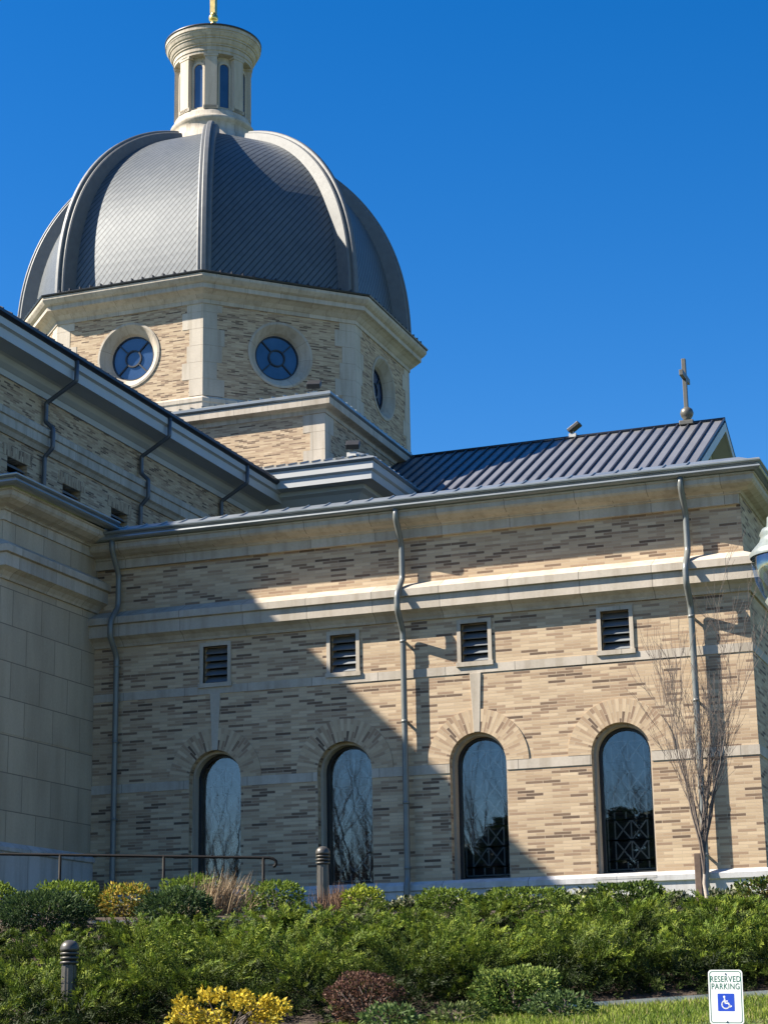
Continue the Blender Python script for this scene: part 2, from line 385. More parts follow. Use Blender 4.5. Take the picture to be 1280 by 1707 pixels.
# --- arched windows: frame, pane, lattice, dark room behind
def ring(bm, La, Lb, ya, yb):
    n = len(La)
    for i in range(n):
        j = (i + 1) % n
        bm.poly([(La[i][0], ya, La[i][1]), (La[j][0], ya, La[j][1]), (Lb[j][0], yb, Lb[j][1]), (Lb[i][0], yb, Lb[i][1])])
for i, x in enumerate(WX):
    b = MB()
    A, B = arch_loop(x, HW, ZB, ZS), arch_loop(x, HW - .045, ZB + .02, ZS)
    ring(b, A, B, .131, .131); ring(b, B, B, .131, .34)
    win = b.build('arched_window', M['quoin'], church)
    b = MB(); C = arch_loop(x, HW - .095, ZB + .06, ZS)
    ring(b, B, C, .30, .30); ring(b, C, C, .30, .36); b.build('frame', M['black'], win)
    b = MB(); b.poly([(a, .345, c) for a, c in C]); b.build('pane', M['glass'], win)
    b = MB(); yl = .46; w2 = HW - .11; z0, z1 = ZB + .1, 6.2
    def bar(p, q, t=.011):
        p, q = Vector((p[0], yl, p[1])), Vector((q[0], yl, q[1])); d = (q - p).normalized()
        b.obox((p + q) / 2, d, (0, 1, 0), d.cross(Vector((0, 1, 0))), (q - p).length / 2, .006, t)
    inner = w2 - .12
    for sx in (-1, 1): bar((x + sx * inner, z0), (x + sx * inner, z1 - .25)); bar((x + sx * w2, z0), (x + sx * w2, z1 - .4))
    z = z0
    rows = [.14, .34, .34, .14, .34, .34, .14, .34]
    for k, hgt in enumerate(rows):
        bar((x - w2, z), (x + w2, z)); bar((x - w2, z + hgt), (x + w2, z + hgt))
        if hgt > .2:
            bar((x - inner, z), (x, z + hgt)); bar((x, z), (x - inner, z + hgt)); bar((x, z), (x + inner, z + hgt)); bar((x + inner, z), (x, z + hgt)); bar((x, z), (x, z + hgt))
        else:
            bar((x - .08, z), (x - .08, z + hgt)); bar((x + .08, z), (x + .08, z + hgt))
        z += hgt
    b.build('lattice', M['lattice'], win)
    b = MB(); b.box(x - .7, x + .7, .55, .6, 3.5, 6.6); b.build('dark_room_panel', M['inside'], win)  # near-black panel: darkness of the unlit room put into its colour
    b = MB(); b.sweep([(x - HW, .131), (x + HW, .131)], [(0, 3.70), (.24, 3.70), (.24, 3.745), (0, 3.80), (-.2, 3.83)]); b.build('sill', M['granite'], win)
# --- louvred vents
for (a, bb, c, d) in louv:
    b = MB(); o = .068
    for q in ((a - o, a, c - o, d + o), (bb, bb + o, c - o, d + o), (a, bb, d, d + o)): b.box(q[0], q[1], -.028, .06, q[2], q[3])
    b.box(a - o - .02, bb + o + .02, -.05, .06, c - o - .01, c)
    v = b.build('louvred_vent', M['quoin'], church)
    b = MB()
    for k in range(5):
        z = c + .04 + k * .132
        b.obox(((a + bb) / 2, .13, z + .045), (1, 0, 0), (0, .72, .69), (0, -.69, .72), (bb - a) / 2 - .004, .085, .006)
    b.build('slats', M['slat'], v)
    b = MB(); b.box(a - .03, bb + .03, .29, .31, c - .03, d + .03); b.build('back_panel', M['inside'], v)
# --- downspouts of the low wing
def smooth_path(pts, r=.07, n=4):
    P = [Vector(p) for p in pts]; out = [P[0]]
    for i in range(1, len(P) - 1):
        a, c = (P[i - 1] - P[i]), (P[i + 1] - P[i]); ra = min(r, a.length * .45, c.length * .45)
        p0, p1 = P[i] + a.normalized() * ra, P[i] + c.normalized() * ra
        for k in range(n + 1):
            t = k / n; out.append(p0 * (1 - t) ** 2 + P[i] * 2 * t * (1 - t) + p1 * t * t)
    out.append(P[-1]); return out
for x in (.535, 6.15, 11.225):
    pts = [(x, -.40, 10.26), (x, -.40, 10.08), (x, -.115, 9.66), (x, -.115, 9.05), (x, -.40, 8.72), (x, -.40, 8.44), (x, -.135, 8.10), (x, -.135, 3.85), (x, -.19, 3.72), (x, -.19, 2.6)]
    b = MB(); b.tube(smooth_path(pts), .053, 14); ds = b.build('downspout', M['pipe'], church)
    for z in (7.9, 6.5, 5.1, 4.0):
        b = MB(); b.tube([(x, -.135, z), (x, -.135, z + .05)], .059, 14); b.box(x - .02, x + .02, -.13, 0.0, z + .01, z + .04)
        b.build('bracket', M['pipe'], ds)

# --- stone pavilion on the left (ashlar), front at Y=-3.33
PV = [(-14.0, -3.33), (0.0, -3.33), (0.0, .35)]
b = MB(); b.sweep(PV, [(0, 4.50), (0, 10.4)], cap=False); b.build('ashlar_wall', M['ashlar'], church)
b = MB(); b.sweep(PV, [(.06, 2.3), (.06, 4.36), (.10, 4.38), (.10, 4.44), (0, 4.53)], cap=False); b.build('granite_base', M['granite'], church)
b = MB(); b.sweep(PV, [(0, 6.352), (.006, 6.352), (.006, 6.508), (0, 6.508)]); b.build('stone_band', M['ashlar'], church)
b = MB(); b.sweep(PV, [(o if o > 0 else 0, z + .685) for o, z in STR]); b.build('string_course', M['lime'], church)
b = MB(); b.sweep(PV, [(max(o * 1.15, 0), z + .22) for o, z in COR]); b.build('cornice', M['lime'], church)
PG = [(-14.0, -3.33), (0.0, -3.33), (0.0, -.26)]
b = MB(); b.sweep(PG, [(o * 1.15 + .06, z + .22) for o, z in GUT]); b.build('gutter', M['gutter'], church)
b = MB(); b.poly([(-14, -3.75, 10.65), (.42, -3.75, 10.65), (-7.4, -1.5, 11.9), (-14, -1.5, 11.9)]); b.poly([(.42, -3.75, 10.65), (.42, .6, 10.65), (-7.4, .6, 11.9), (-7.4, -1.5, 11.9)])
b.build('metal_roof', M['seamdark'], church)

# --- nave: wall at X=-7.5, eave to X=-6.42
CX, CY, R8 = -13.337, 33.0, 7.018
NX = -7.5
b = MB(); nl = [(yc - .48, yc + .48, 14.62, 15.36) for yc in (6.63, 9.30, 12.06, 14.73)]
b.holes([(-9, 10.5), (25.3, 10.5), (25.3, 17.6), (-9, 17.6)], [[(a, c), (bb, c), (bb, d), (a, d)] for a, bb, c, d in nl], lambda y, z: (NX, y, z))
for a, bb, c, d in nl:
    for (x0, z0), (x1, z1) in (((a, c), (bb, c)), ((bb, c), (bb, d)), ((bb, d), (a, d)), ((a, d), (a, c))):
        b.poly([(NX, x0, z0), (NX - .3, x0, z0), (NX - .3, x1, z1), (NX, x1, z1)])
b.poly([(2 * CX - NX, -9, 2.5), (NX, -9, 2.5), (NX, -9, 17.6), (CX, -9, 21.6), (2 * CX - NX, -9, 17.6)])
b.poly([(NX, -9, 2.5), (NX, -2, 2.5), (NX, -2, 10.5), (NX, -9, 10.5)])
b.build('brick_wall', M['brick'], church)
for a, bb, c, d in nl:
    b = MB()
    for k in range(3): b.obox((NX - .12, (a + bb) / 2, c + .15 + k * .22), (0, 1, 0), (.72, 0, -.69), (.69, 0, .72), (bb - a) / 2 - .003, .09, .007)
    v = b.build('louvred_vent', M['slat'], church)
    b = MB(); b.box(NX - .31, NX - .29, a - .05, bb + .05, c - .05, d + .05); b.build('back_panel', M['inside'], v)
    b = MB()
    nb = 19
    for k in range(nb):
        y0 = a - .22 + k * (bb - a + .44) / nb; b.box(NX - .0, NX + .012, y0 + .004, y0 + (bb - a + .44) / nb - .006, d + .005, d + .30)
    b.build('lintel', M['arch'], v)
NP = [(NX, -9), (NX, 25.3)]
b = MB(); b.sweep(NP, [(0, 15.88), (.05, 15.88), (.12, 15.98), (.20, 16.03), (.20, 16.27), (.25, 16.29), (.25, 16.45), (.2, 16.47), (0, 16.62)]); b.build('string_course', M['lime'], church)
NC = [(0, 17.36), (.06, 17.36), (.06, 17.52), (.10, 17.54), (.20, 17.62), (.27, 17.74), (.34, 17.78), (.86, 17.78), (.86, 18.03), (.90, 18.05), (.95, 18.07), (.95, 18.25), (.6, 18.26)]
b = MB(); b.sweep(NP, NC); b.build('cornice', M['cornice'], church)
b = MB(); b.sweep([(NX, -9), (NX, 25.0)], [(.9, 18.255), (.99, 18.26), (1.06, 18.32), (1.06, 18.40), (.95, 18.41), (.9, 18.36)]); b.build('gutter', M['seamdark'], church)
b = MB(); zr = 18.40 + (NX + .98 - CX) * .545
b.poly([(NX + .98, -9.4, 18.40), (NX + .98, 25.2, 18.40), (CX, 25.2, zr), (CX, -9.4, zr)])
b.poly([(2 * CX - NX - .98, -9.4, 18.40), (CX, -9.4, zr), (CX, 25.2, zr), (2 * CX - NX - .98, 25.2, 18.40)])
y = -9.2
while y < 25:
    b.obox((NX + .98 - .6, y, 18.44 + .6 * .545), (.878, 0, -.479), (0, 1, 0), (.479, 0, .878), .7, .025, .035); y += .41
b.build('metal_roof', M['seamdark'], church)
for y in (10.45, 15.8, 21.15):
    pts = [(NX + .98, y, 18.27), (NX + .98, y, 17.72), (NX + .10, y, 17.22), (NX + .10, y, 16.72), (NX + .33, y, 16.50), (NX + .33, y, 15.98), (NX + .10, y, 15.76), (NX + .10, y, 10.8)]
    b = MB(); b.tube(smooth_path(pts, .05, 3), .062, 10); b.build('downspout', M['darkpipe'], church)

# --- lower tier round the crossing, square tier, octagon
def square(x1, y0, ext=None):
    h = x1 - CX; return [(CX - h, y0), (x1, y0), (x1, 2 * CY - y0), (CX - h, 2 * CY - y0)]
LT = square(-4.15, 24.35)
b = MB(); b.sweep(LT, [(0, 9.5), (0, 17.9)], closed=True); b.build('brick_wall', M['brick'], church)
b = MB(); b.sweep(LT, [(0, 17.3), (.08, 17.3), (.08, 17.62), (.16, 17.70), (.3, 17.86), (.46, 17.94), (.46, 18.08), (.88, 18.10), (.88, 18.36), (.92, 18.38), (.96, 18.42), (.96, 18.66), (.3, 18.66)], closed=True); b.build('cornice', M['cornice'], church)
b = MB(); b.sweep(LT, [(.92, 18.665), (1.0, 18.67), (1.04, 18.74), (1.0, 18.80), (-1.1, 19.55)], closed=True)
pp = square(-4.15 + .95, 24.35 - .95)
for (xa, ya), (xb, yb) in ((pp[0], pp[1]), (pp[1], pp[2])):
    nseg = int(math.hypot(xb - xa, yb - ya) / .41)
    for k in range(1, nseg):
        t = k / nseg; px, py = xa + (xb - xa) * t, ya + (yb - ya) * t
        if ya == yb: b.obox((px, py + .35, 18.98), (1, 0, 0), (0, .942, .336), (0, -.336, .942), .02, .36, .03)
        else: b.obox((px - .35, py, 18.98), (0, 1, 0), (.942, 0, -.336), (.336, 0, .942), .02, .36, .03)
b.build('metal_roof', M['gutter'], church)
h = 7.77
ST = square(CX + h, CY - h)
b = MB(); b.sweep(ST, [(0, 18.5), (0, 21.2)], closed=True); b.build('brick_wall', M['brick'], church)
b = MB(); b.sweep(ST, [(0, 21.10), (.03, 21.10), (.03, 21.24), (.08, 21.26), (.28, 21.30), (.30, 21.31), (.30, 21.55), (.2, 21.56)], closed=True); b.build('cornice', M['lime'], church)
b = MB(); b.sweep(ST, [(.25, 21.57), (.30, 21.57), (.36, 21.62), (.36, 21.70), (.30, 21.74), (-1.2, 22.05)], closed=True)
for k in range(1, 36):
    px = CX - h + k * .43
    if px < CX + h: b.obox((px, CY - h - .12, 21.80), (1, 0, 0), (0, .98, .2), (0, -.2, .98), .018, .2, .03); b.obox((CX + h + .12, CY - h + k * .43, 21.80), (0, 1, 0), (-.98, 0, .2), (.2, 0, .98), .018, .2, .03)
b.build('metal_roof', M['gutter'], church)
def quoins(cx, cy, d1, d2, z0, z1, hs, wa, wb, proud=.012, name='quoin'):
    """alternating blocks wrapping a corner; d1,d2 are unit directions along both walls away from the corner"""
    b = MB(); z = z0; k = 0
    d1, d2 = Vector((*d1, 0)), Vector((*d2, 0)); n1 = Vector((d1.y, -d1.x, 0)); n2 = Vector((d2.y, -d2.x, 0))
    if n1.dot(d2) > 0: n1 = -n1
    if n2.dot(d1) > 0: n2 = -n2
    c = Vector((cx, cy, 0)); m = (n1 + n2) / (1 + n1.dot(n2)) * proud
    while z < z1 - .05:
        zt = min(z + hs, z1); w1 = wa[k % len(wa)]; w2 = wb[k % len(wb)]; g = .004
        q = [c + d1 * w1, c + d1 * w1 + n1 * proud, c + m, c + d2 * w2 + n2 * proud, c + d2 * w2]
        lo = [(p.x, p.y, z + g) for p in q]; hi = [(p.x, p.y, zt - g) for p in q]; o = len(b.v)
        b.add(lo + hi, [(i, i + 1, i + 6, i + 5) for i in range(4)] + [(0, 4, 3, 2, 1), (5, 6, 7, 8, 9)])
        z = zt; k += 1
    return b.build(name, M['quoin'], church)
quoins(CX + h, CY - h, (-1, 0), (0, 1), 18.6, 21.1, .62, (.52, .78), (.52, .78))
quoins(CX - h, CY - h, (1, 0), (0, 1), 18.6, 21.1, .62, (.52, .78), (.52, .78))
# octagon
a8 = R8 * math.tan(PI / 8); RC = R8 / math.cos(PI / 8)
def octa(r): return [(CX + r / math.cos(PI / 8) * math.cos(-PI / 2 - PI / 8 + k * PI / 4), CY + r / math.cos(PI / 8) * math.sin(-PI / 2 - PI / 8 + k * PI / 4)) for k in range(8)]
OC = octa(R8); OX = (-.10, 0)   # window centre shift kept at zero on purpose
Z8a, Z8b, ZW = 22.55, 26.05, 24.42
RO, RI, RG = 1.20, 1.18, .83
NWIN = (7, 0, 1, 2, 3)          # facets with a window: -Y is facet 0
b = MB()
for k in range(8):
    p, q = Vector(OC[k]), Vector(OC[(k + 1) % 8]); mid = (p + q) / 2; t = (q - p).normalized(); L = (q - p).length / 2
    fn = lambda u, z: (mid.x + t.x * u, mid.y + t.y * u, z)
    circ = [[(RI * math.cos(2 * PI * i / 40), ZW + RI * math.sin(2 * PI * i / 40)) for i in range(40)]] if k in NWIN else []
    b.holes([(-L, Z8a - .7), (L, Z8a - .7), (L, Z8b), (-L, Z8b)], circ, fn)
b.build('drum_wall', M['brick'], church)
b = MB(); b.sweep(OC, [(.06, 21.7), (.06, 22.30), (.09, 22.34), (.09, 22.47), (0, 22.56)], closed=True); b.build('drum_base', M['lime'], church)
for k in NWIN:
    p, q = Vector(OC[k]), Vector(OC[(k + 1) % 8]); mid = (p + q) / 2; t = (q - p).normalized(); nn = Vector((t.y, -t.x))
    def W(r, a, dep): return (mid.x + t.x * r * math.cos(a) + nn.x * dep, mid.y + t.y * r * math.cos(a) + nn.y * dep, ZW + r * math.sin(a))
    b = MB(); n = 48
    prof = [(RO + .03, .0), (RO + .03, .03), (RO - .05, .035), (RO - .09, .0), (RG + .06, -.22), (RG, -.34), (RG, -.42)]
    for i in range(n):
        a0, a1 = 2 * PI * i / n, 2 * PI * (i + 1) / n
        for (ra, da), (rb, db) in zip(prof, prof[1:]):
            b.poly([W(ra, a0, da), W(ra, a1, da), W(rb, a1, db), W(rb, a0, db)], [(a0 * 1.1, ra), (a1 * 1.1, ra), (a1 * 1.1, rb), (a0 * 1.1, rb)])
    win = b.build('round_window', M['lime'], church)
    b = MB()
    for r0, r1 in ((RG - .045, RG + .01), (.27, .325)):
        for i in range(n):
            a0, a1 = 2 * PI * i / n, 2 * PI * (i + 1) / n
            b.poly([W(r0, a0, -.34), W(r0, a1, -.34), W(r1, a1, -.34), W(r1, a0, -.34)][::-1])
            b.poly([W(r0, a0, -.34), W(r0, a1, -.34), W(r0, a1, -.40), W(r0, a0, -.40)])
            b.poly([W(r1, a0, -.34), W(r1, a1, -.34), W(r1, a1, -.40), W(r1, a0, -.40)][::-1])
    for i in range(4):
        a = PI / 4 + i * PI / 2; da = .024
        def S(r, s, dep):
            x_ = r * math.cos(a) - s * math.sin(a); z_ = r * math.sin(a) + s * math.cos(a)
            return (mid.x + t.x * x_ + nn.x * dep, mid.y + t.y * x_ + nn.y * dep, ZW + z_)
        b.poly([S(.31, -da, -.345), S(RG, -da, -.345), S(RG, da, -.345), S(.31, da, -.345)])
        b.poly([S(.31, da, -.345), S(RG, da, -.345), S(RG, da, -.4), S(.31, da, -.4)]); b.poly([S(.31, -da, -.345), S(.31, -da, -.4), S(RG, -da, -.4), S(RG, -da, -.345)])
    b.build('frame', M['black'], win)
    b = MB(); b.poly([W(RG, 2 * PI * i / n, -.39) for i in range(n)]); b.build('pane', M['bluepane'], win)
for k in range(8):
    c = OC[k]; p, q = Vector(OC[k - 1]), Vector(OC[(k + 1) % 8]); cv = Vector(c)
    quoins(c[0], c[1], tuple((p - cv).normalized()), tuple((q - cv).normalized()), 22.58, 25.99, .62, (.52, .80, .62), (.80, .52, .70))
DC = [(0, 25.98), (.05, 25.98), (.05, 26.12), (.09, 26.15), (.20, 26.27), (.34, 26.36), (.46, 26.40), (.46, 26.56), (.50, 26.58), (.56, 26.62), (.64, 26.72), (.66, 26.76), (.66, 26.86), (.3, 26.87)]
b = MB(); b.sweep(OC, DC, closed=True); b.build('drum_cornice', M['lime'], church)
b = MB(); b.sweep(OC, [(.6, 26.875), (.70, 26.88), (.72, 26.93), (.66, 26.97), (.1, 27.10)], closed=True)
for k in range(8):
    p, q = Vector(OC[k]), Vector(OC[(k + 1) % 8]); t = (q - p).normalized(); nn = Vector((t.y, -t.x)); L = (q - p).length
    for i in range(1, 14):
        c = p + t * (L * i / 14) + nn * .60; b.obox((c.x, c.y, 27.0), (t.x, t.y, 0), (nn.x, nn.y, 0), (0, 0, 1), .018, .09, .045)
b.build('drum_gutter', M['seamdark'], church)
# dome: facets between ribs on an elliptical profile
Z0D = 27.05
def rr(z, a, bb): return a * max(0, 1 - (z / bb) ** 2.42) ** (1 / 2.0)
PRO = []
for i in range(31):
    th = (i / 30) * math.radians(84)
    PRO.append((math.sin(th) * 8.37, rr(math.sin(th) * 8.37, 7.12, 8.42)))
PRO = [(-.05, 7.60), (.05, 7.40), (.18, 7.22)] + [p for p in PRO if p[0] > .3]
arc = [0.0]
for (z0, r0), (z1, r1) in zip(PRO, PRO[1:]): arc.append(arc[-1] + math.hypot(z1 - z0, r1 - r0))
b = MB()
def od(k, r): a = -PI / 2 - PI / 8 + k * PI / 4; return (CX + r * math.cos(a), CY + r * math.sin(a))
for k in range(8):
    for i in range(len(PRO) - 1):
        (z0, r0), (z1, r1) = PRO[i], PRO[i + 1]; p0, p1, q1, q0 = od(k, r0), od(k + 1, r0), od(k + 1, r1), od(k, r1)
        w0, w1 = r0 * math.sin(PI / 8), r1 * math.sin(PI / 8)
        b.poly([(*p0, Z0D + z0), (*p1, Z0D + z0), (*q1, Z0D + z1), (*q0, Z0D + z1)], [(-w0, arc[i]), (w0, arc[i]), (w1, arc[i + 1]), (-w1, arc[i + 1])])
b.build('dome_roof', M['dome'], church)
for k in range(8):
    a = -PI / 2 - PI / 8 + k * PI / 4; d = Vector((math.cos(a), math.sin(a), 0)); t = Vector((-math.sin(a), math.cos(a), 0))
    sec = [(-.25, -.6), (-.25, .07), (-.21, .11), (-.10, .11), (-.10, .20), (-.07, .23), (.07, .23), (.10, .20), (.10, .11), (.21, .11), (.25, .07), (.25, -.6)]
    b = MB(); rings = []
    for i in range(34):
        th = math.radians(86.5) * i / 33; z = 8.37 * math.sin(th); r = rr(z, 7.50, 8.61); z2 = 8.37 * math.sin(min(th + .02, 1.56)); 
        tg = Vector((rr(z2, 7.50, 8.61) - r, z2 - z)).normalized(); nr = Vector((tg.y, -tg.x))
        c = Vector((CX, CY, Z0D - .05)) + d * r + Vector((0, 0, z)); wd = 1.0
        rings.append([c + t * (s * wd) + (d * nr.x + Vector((0, 0, nr.y))) * o for s, o in sec])
    m_ = len(sec)
    for i in range(33):
        for j in range(m_ - 1): b.poly([rings[i][j], rings[i + 1][j], rings[i + 1][j + 1], rings[i][j + 1]][::-1], None)
    b.poly(rings[-1]); b.poly(rings[0][::-1])
    b.build('dome_rib', M['zinc'], church)
# lantern
LC = (CX - .14, CY, 0)
b = MB(); b.lathe(LC, [(1.80, 34.4), (1.80, 35.30), (1.70, 35.34), (1.70, 35.62), (1.62, 35.66), (1.60, 36.00), (1.64, 36.06), (1.70, 36.14), (1.70, 36.22), (1.64, 36.30), (1.58, 36.36), (1.56, 36.50), (1.5, 36.6), (1.2, 36.62)], 48)
lan = b.build('lantern', M['lime'], church)
b = MB(); b.lathe(LC, [(1.3, 36.55), (1.3, 39.3)], 48); b.build('lantern_wall', M['lime'], lan)
b = MB()
for k in range(8):
    a = -PI / 2 - PI / 8 + k * PI / 4; d = Vector((math.cos(a), math.sin(a), 0)); t = Vector((-math.sin(a), math.cos(a), 0)); c0 = Vector(LC)
    b.obox(c0 + d * 1.38 + Vector((0, 0, 37.80)), t, d, (0, 0, 1), .24, .16, 1.20)
    b.obox(c0 + d * 1.38 + Vector((0, 0, 36.66)), t, d, (0, 0, 1), .29, .16, .07); b.obox(c0 + d * 1.38 + Vector((0, 0, 38.94)), t, d, (0, 0, 1), .29, .18, .06)
b.build('pilasters', M['quoin'], lan)
for k in range(8):
    a = -PI / 2 + k * PI / 4; d = Vector((math.cos(a), math.sin(a), 0)); t = Vector((-math.sin(a), math.cos(a), 0)); c0 = Vector(LC)
    b = MB(); L = arch_loop(0, .19, 36.74, 38.46, 10); L2 = arch_loop(0, .28, 36.64, 38.46, 10)
    f = lambda u, z, o: c0 + t * u + d * o + Vector((0, 0, z))
    for i in range(len(L)):
        j = (i + 1) % len(L)
        b.poly([f(L2[i][0], L2[i][1], 1.36), f(L2[j][0], L2[j][1], 1.36), f(L[j][0], L[j][1], 1.36), f(L[i][0], L[i][1], 1.36)])
        b.poly([f(L2[i][0], L2[i][1], 1.36), f(L2[i][0], L2[i][1], 1.2), f(L2[j][0], L2[j][1], 1.2), f(L2[j][0], L2[j][1], 1.36)])
        b.poly([f(L[i][0], L[i][1], 1.36), f(L[j][0], L[j][1], 1.36), f(L[j][0], L[j][1], 1.31), f(L[i][0], L[i][1], 1.31)])
    b.build('window_surround', M['quoin'], lan)
    b = MB(); b.poly([f(p[0], p[1], 1.312) for p in L]); b.build('lantern_pane', M['bluepane'], lan)
b = MB(); b.lathe(LC, [(1.200, 38.96), (1.580, 38.98), (1.580, 39.10), (1.610, 39.11), (1.610, 39.30), (1.654, 39.31), (1.654, 39.36), (1.698, 39.40), (1.743, 39.50), (1.743, 39.56), (1.787, 39.57), (1.787, 39.63), (1.832, 39.66), (1.876, 39.76), (1.906, 39.80), (1.906, 39.86), (1.943, 39.87), (1.943, 40.02), (1.817, 40.03)], 64, smooth=False); b.build('lantern_cornice', M['lime'], lan)
b = MB(); b.lathe(LC, [(1.817, 40.02), (1.965, 40.02), (1.972, 40.09), (1.928, 40.11), (.14, 41.12), (.0, 41.14)], 64); b.build('lantern_roof', M['seamdark'], lan)
b = MB(); b.lathe((LC[0], LC[1], 0), [(0, 41.05), (.13, 41.08), (.13, 41.16), (.09, 41.2), (.17, 41.28), (.20, 41.38), (.17, 41.50), (.11, 41.56), (.12, 41.62)], 24)
b.box(LC[0] - .11, LC[0] + .11, LC[1] - .11, LC[1] + .11, 41.6, 44.6); b.box(LC[0] - .8, LC[0] + .8, LC[1] - .1, LC[1] + .1, 43.3, 43.55)
b.build('gilded_cross', M['gold'], church)

# --- transept: gable roof with standing seams, ridge along X at Y=33
XG, ZRG, SL, HWT = 6.38, 21.59, .548, 6.5
b = MB(); bsm = MB(); ze = ZRG - SL * HWT
for sg in (-1, 1):
    f = [(-6.0, CY + sg * HWT, ze), (XG, CY + sg * HWT, ze), (XG, CY, ZRG), (-6.0, CY, ZRG)]; b.poly(f if sg < 0 else f[::-1])
    g = [(x_, y_, z_ - .12) for x_, y_, z_ in f]; b.poly(g[::-1] if sg < 0 else g)
    ln = math.hypot(HWT, HWT * SL); dv = Vector((0, -sg * HWT, HWT * SL)).normalized()
    nn = Vector((0, -dv.z, dv.y)) if sg < 0 else Vector((0, dv.z, -dv.y)); nn = nn if nn.z > 0 else -nn
    x_ = XG - .03
    while x_ > -5.9:
        c = Vector((x_, CY + sg * HWT / 2, (ZRG + ze) / 2)) + nn * .032; bsm.obox(c, (1, 0, 0), dv, nn, .026, ln / 2, .034); x_ -= .41
tr = b.build('seam_roof', M['seam'], church); bsm.build('standing_seams', M['seamdark'], tr)  # same metal as the panels; shadow beside each seam put into the dark colour
b = MB(); b.tube([(-5.2, CY, ZRG + .03), (XG, CY, ZRG + .03)], .07, 8); b.build('ridge_cap', M['seamdark'], tr)
b = MB(); XT = 5.45
b.poly([(XT, CY - HWT + .9, 14), (XT, CY + HWT - .9, 14), (XT, CY + HWT - .9, ze + .3), (XT, CY, ZRG - .35), (XT, CY - HWT + .9, ze + .3)])
b.poly([(-4.2, CY - HWT + .9, 14), (XT, CY - HWT + .9, 14), (XT, CY - HWT + .9, ze + .3), (-4.2, CY - HWT + .9, ze + .3)])
b.build('brick_wall', M['brick'], church)
b = MB()
for sg in (-1, 1):              # raking cornice of the gable
    d = Vector((0, sg * HWT, -HWT * SL)).normalized(); nn = Vector((0, sg * SL, 1)).normalized()
    top = Vector((XG, CY, ZRG - .07))
    for dep, x0, x1, hh in ((.20, XG - .07, XG, .18), (.275, XT + .01, XG - .075, .03), (.52, XT + .01, XT + .20, .19)):
        L = HWT / abs(d.y) if True else 0
        q = [top - nn * (dep - hh), top - nn * (dep - hh) + d * L, top - nn * (dep + hh * .6) + d * L, top - nn * (dep + hh * .6)]
        q[0].y = CY; q[3].y = CY; q[0].z = ZRG - .07 - (dep - hh) / nn.z; q[3].z = ZRG - .07 - (dep + hh * .6) / nn.z
        b.add([(x1, p.y, p.z) for p in q] + [(x0, p.y, p.z) for p in q], [(0, 1, 2, 3), (7, 6, 5, 4), (0, 4, 5, 1), (1, 5, 6, 2), (2, 6, 7, 3)])
b.build('raking_cornice', M['cornice'], church)
for sg in (-1, 1):
    yy = CY + sg * (HWT - .9); b = MB()
    b.sweep([(XT - 1.2, yy), (XT, yy), (XT, yy + 1.0)] if sg < 0 else [(XT, yy - 1.0), (XT, yy), (XT - 1.2, yy)], [(0, ze - .9), (.1, ze - .88), (.3, ze - .68), (.5, ze - .6), (.58, ze - .55), (.58, ze - .28), (.1, ze - .1)])
    b.build('cornice_return', M['cornice'], church)
b = MB(); b.sweep([(XT - 1.2, CY - HWT + .9), (XT, CY - HWT + .9), (XT, CY - HWT + 1.9)], [(.0, ze + .22), (.66, ze - .18), (.66, ze - .26), (.5, ze - .26)]); b.build('return_cap', M['gutter'], church)

# cross on the transept ridge
rc = thing('roof_cross', 'grey metal cross on a ball standing on the transept ridge', 'cross', (5.05, CY, ZRG))
b = MB(); b.box(4.80, 5.30, CY - .25, CY + .25, ZRG - .06, ZRG + .10); b.build('base_plate', M['cross'], rc, bevel=.02)
b = MB(); b.lathe((5.05, CY, 0), [(.0, ZRG + .10), (.16, ZRG + .12), (.14, ZRG + .20), (.20, ZRG + .28), (.24, ZRG + .40), (.20, ZRG + .54), (.10, ZRG + .62), (0, ZRG + .63)], 24); b.build('ball', M['cross'], rc)
b = MB(); b.box(4.975, 5.115, CY - .085, CY + .085, ZRG + .5, 24.02); b.box(4.975, 5.115, CY - .62, CY - .085, 23.24, 23.44); b.box(4.975, 5.115, CY + .085, CY + .62, 23.24, 23.44); b.build('shaft', M['cross'], rc, bevel=.012)
# floodlights
def flood(loc, aim, lab, s=1.0):
    t = thing('floodlight', lab, 'floodlight', loc, 'floodlights on the roofs'); L = Vector(loc); d = Vector(aim).normalized(); sd = d.cross(Vector((0, 0, 1))).normalized(); u_ = sd.cross(d)
    b = MB(); b.obox(L + Vector((0, 0, .07)), (1, 0, 0), (0, 1, 0), (0, 0, 1), .16 * s, .14 * s, .07); b.tube([L + Vector((0, 0, .1)), L + Vector((0, 0, .3 * s))], .03, 8); b.build('bracket', M['lamp_white'], t)
    b = MB(); b.obox(L + Vector((0, 0, .40 * s)) + d * .08, d, sd, u_, .30 * s, .22 * s, .085 * s); b.build('housing', M['lamp_box'], t, bevel=.02)
flood((.90, CY, ZRG + .02), (1, -.1, .62), 'black floodlight on a white bracket on the transept ridge', .82)
flood((-6.05, CY - h + .25, 21.78), (-.3, 1, .6), 'black floodlight on the square tier below the dome', 1.05)
flood((-4.1, 24.0, 19.03), (-.3, 1, .6), 'black floodlight on the lower cornice roof beside the pale quoins', 1.0)

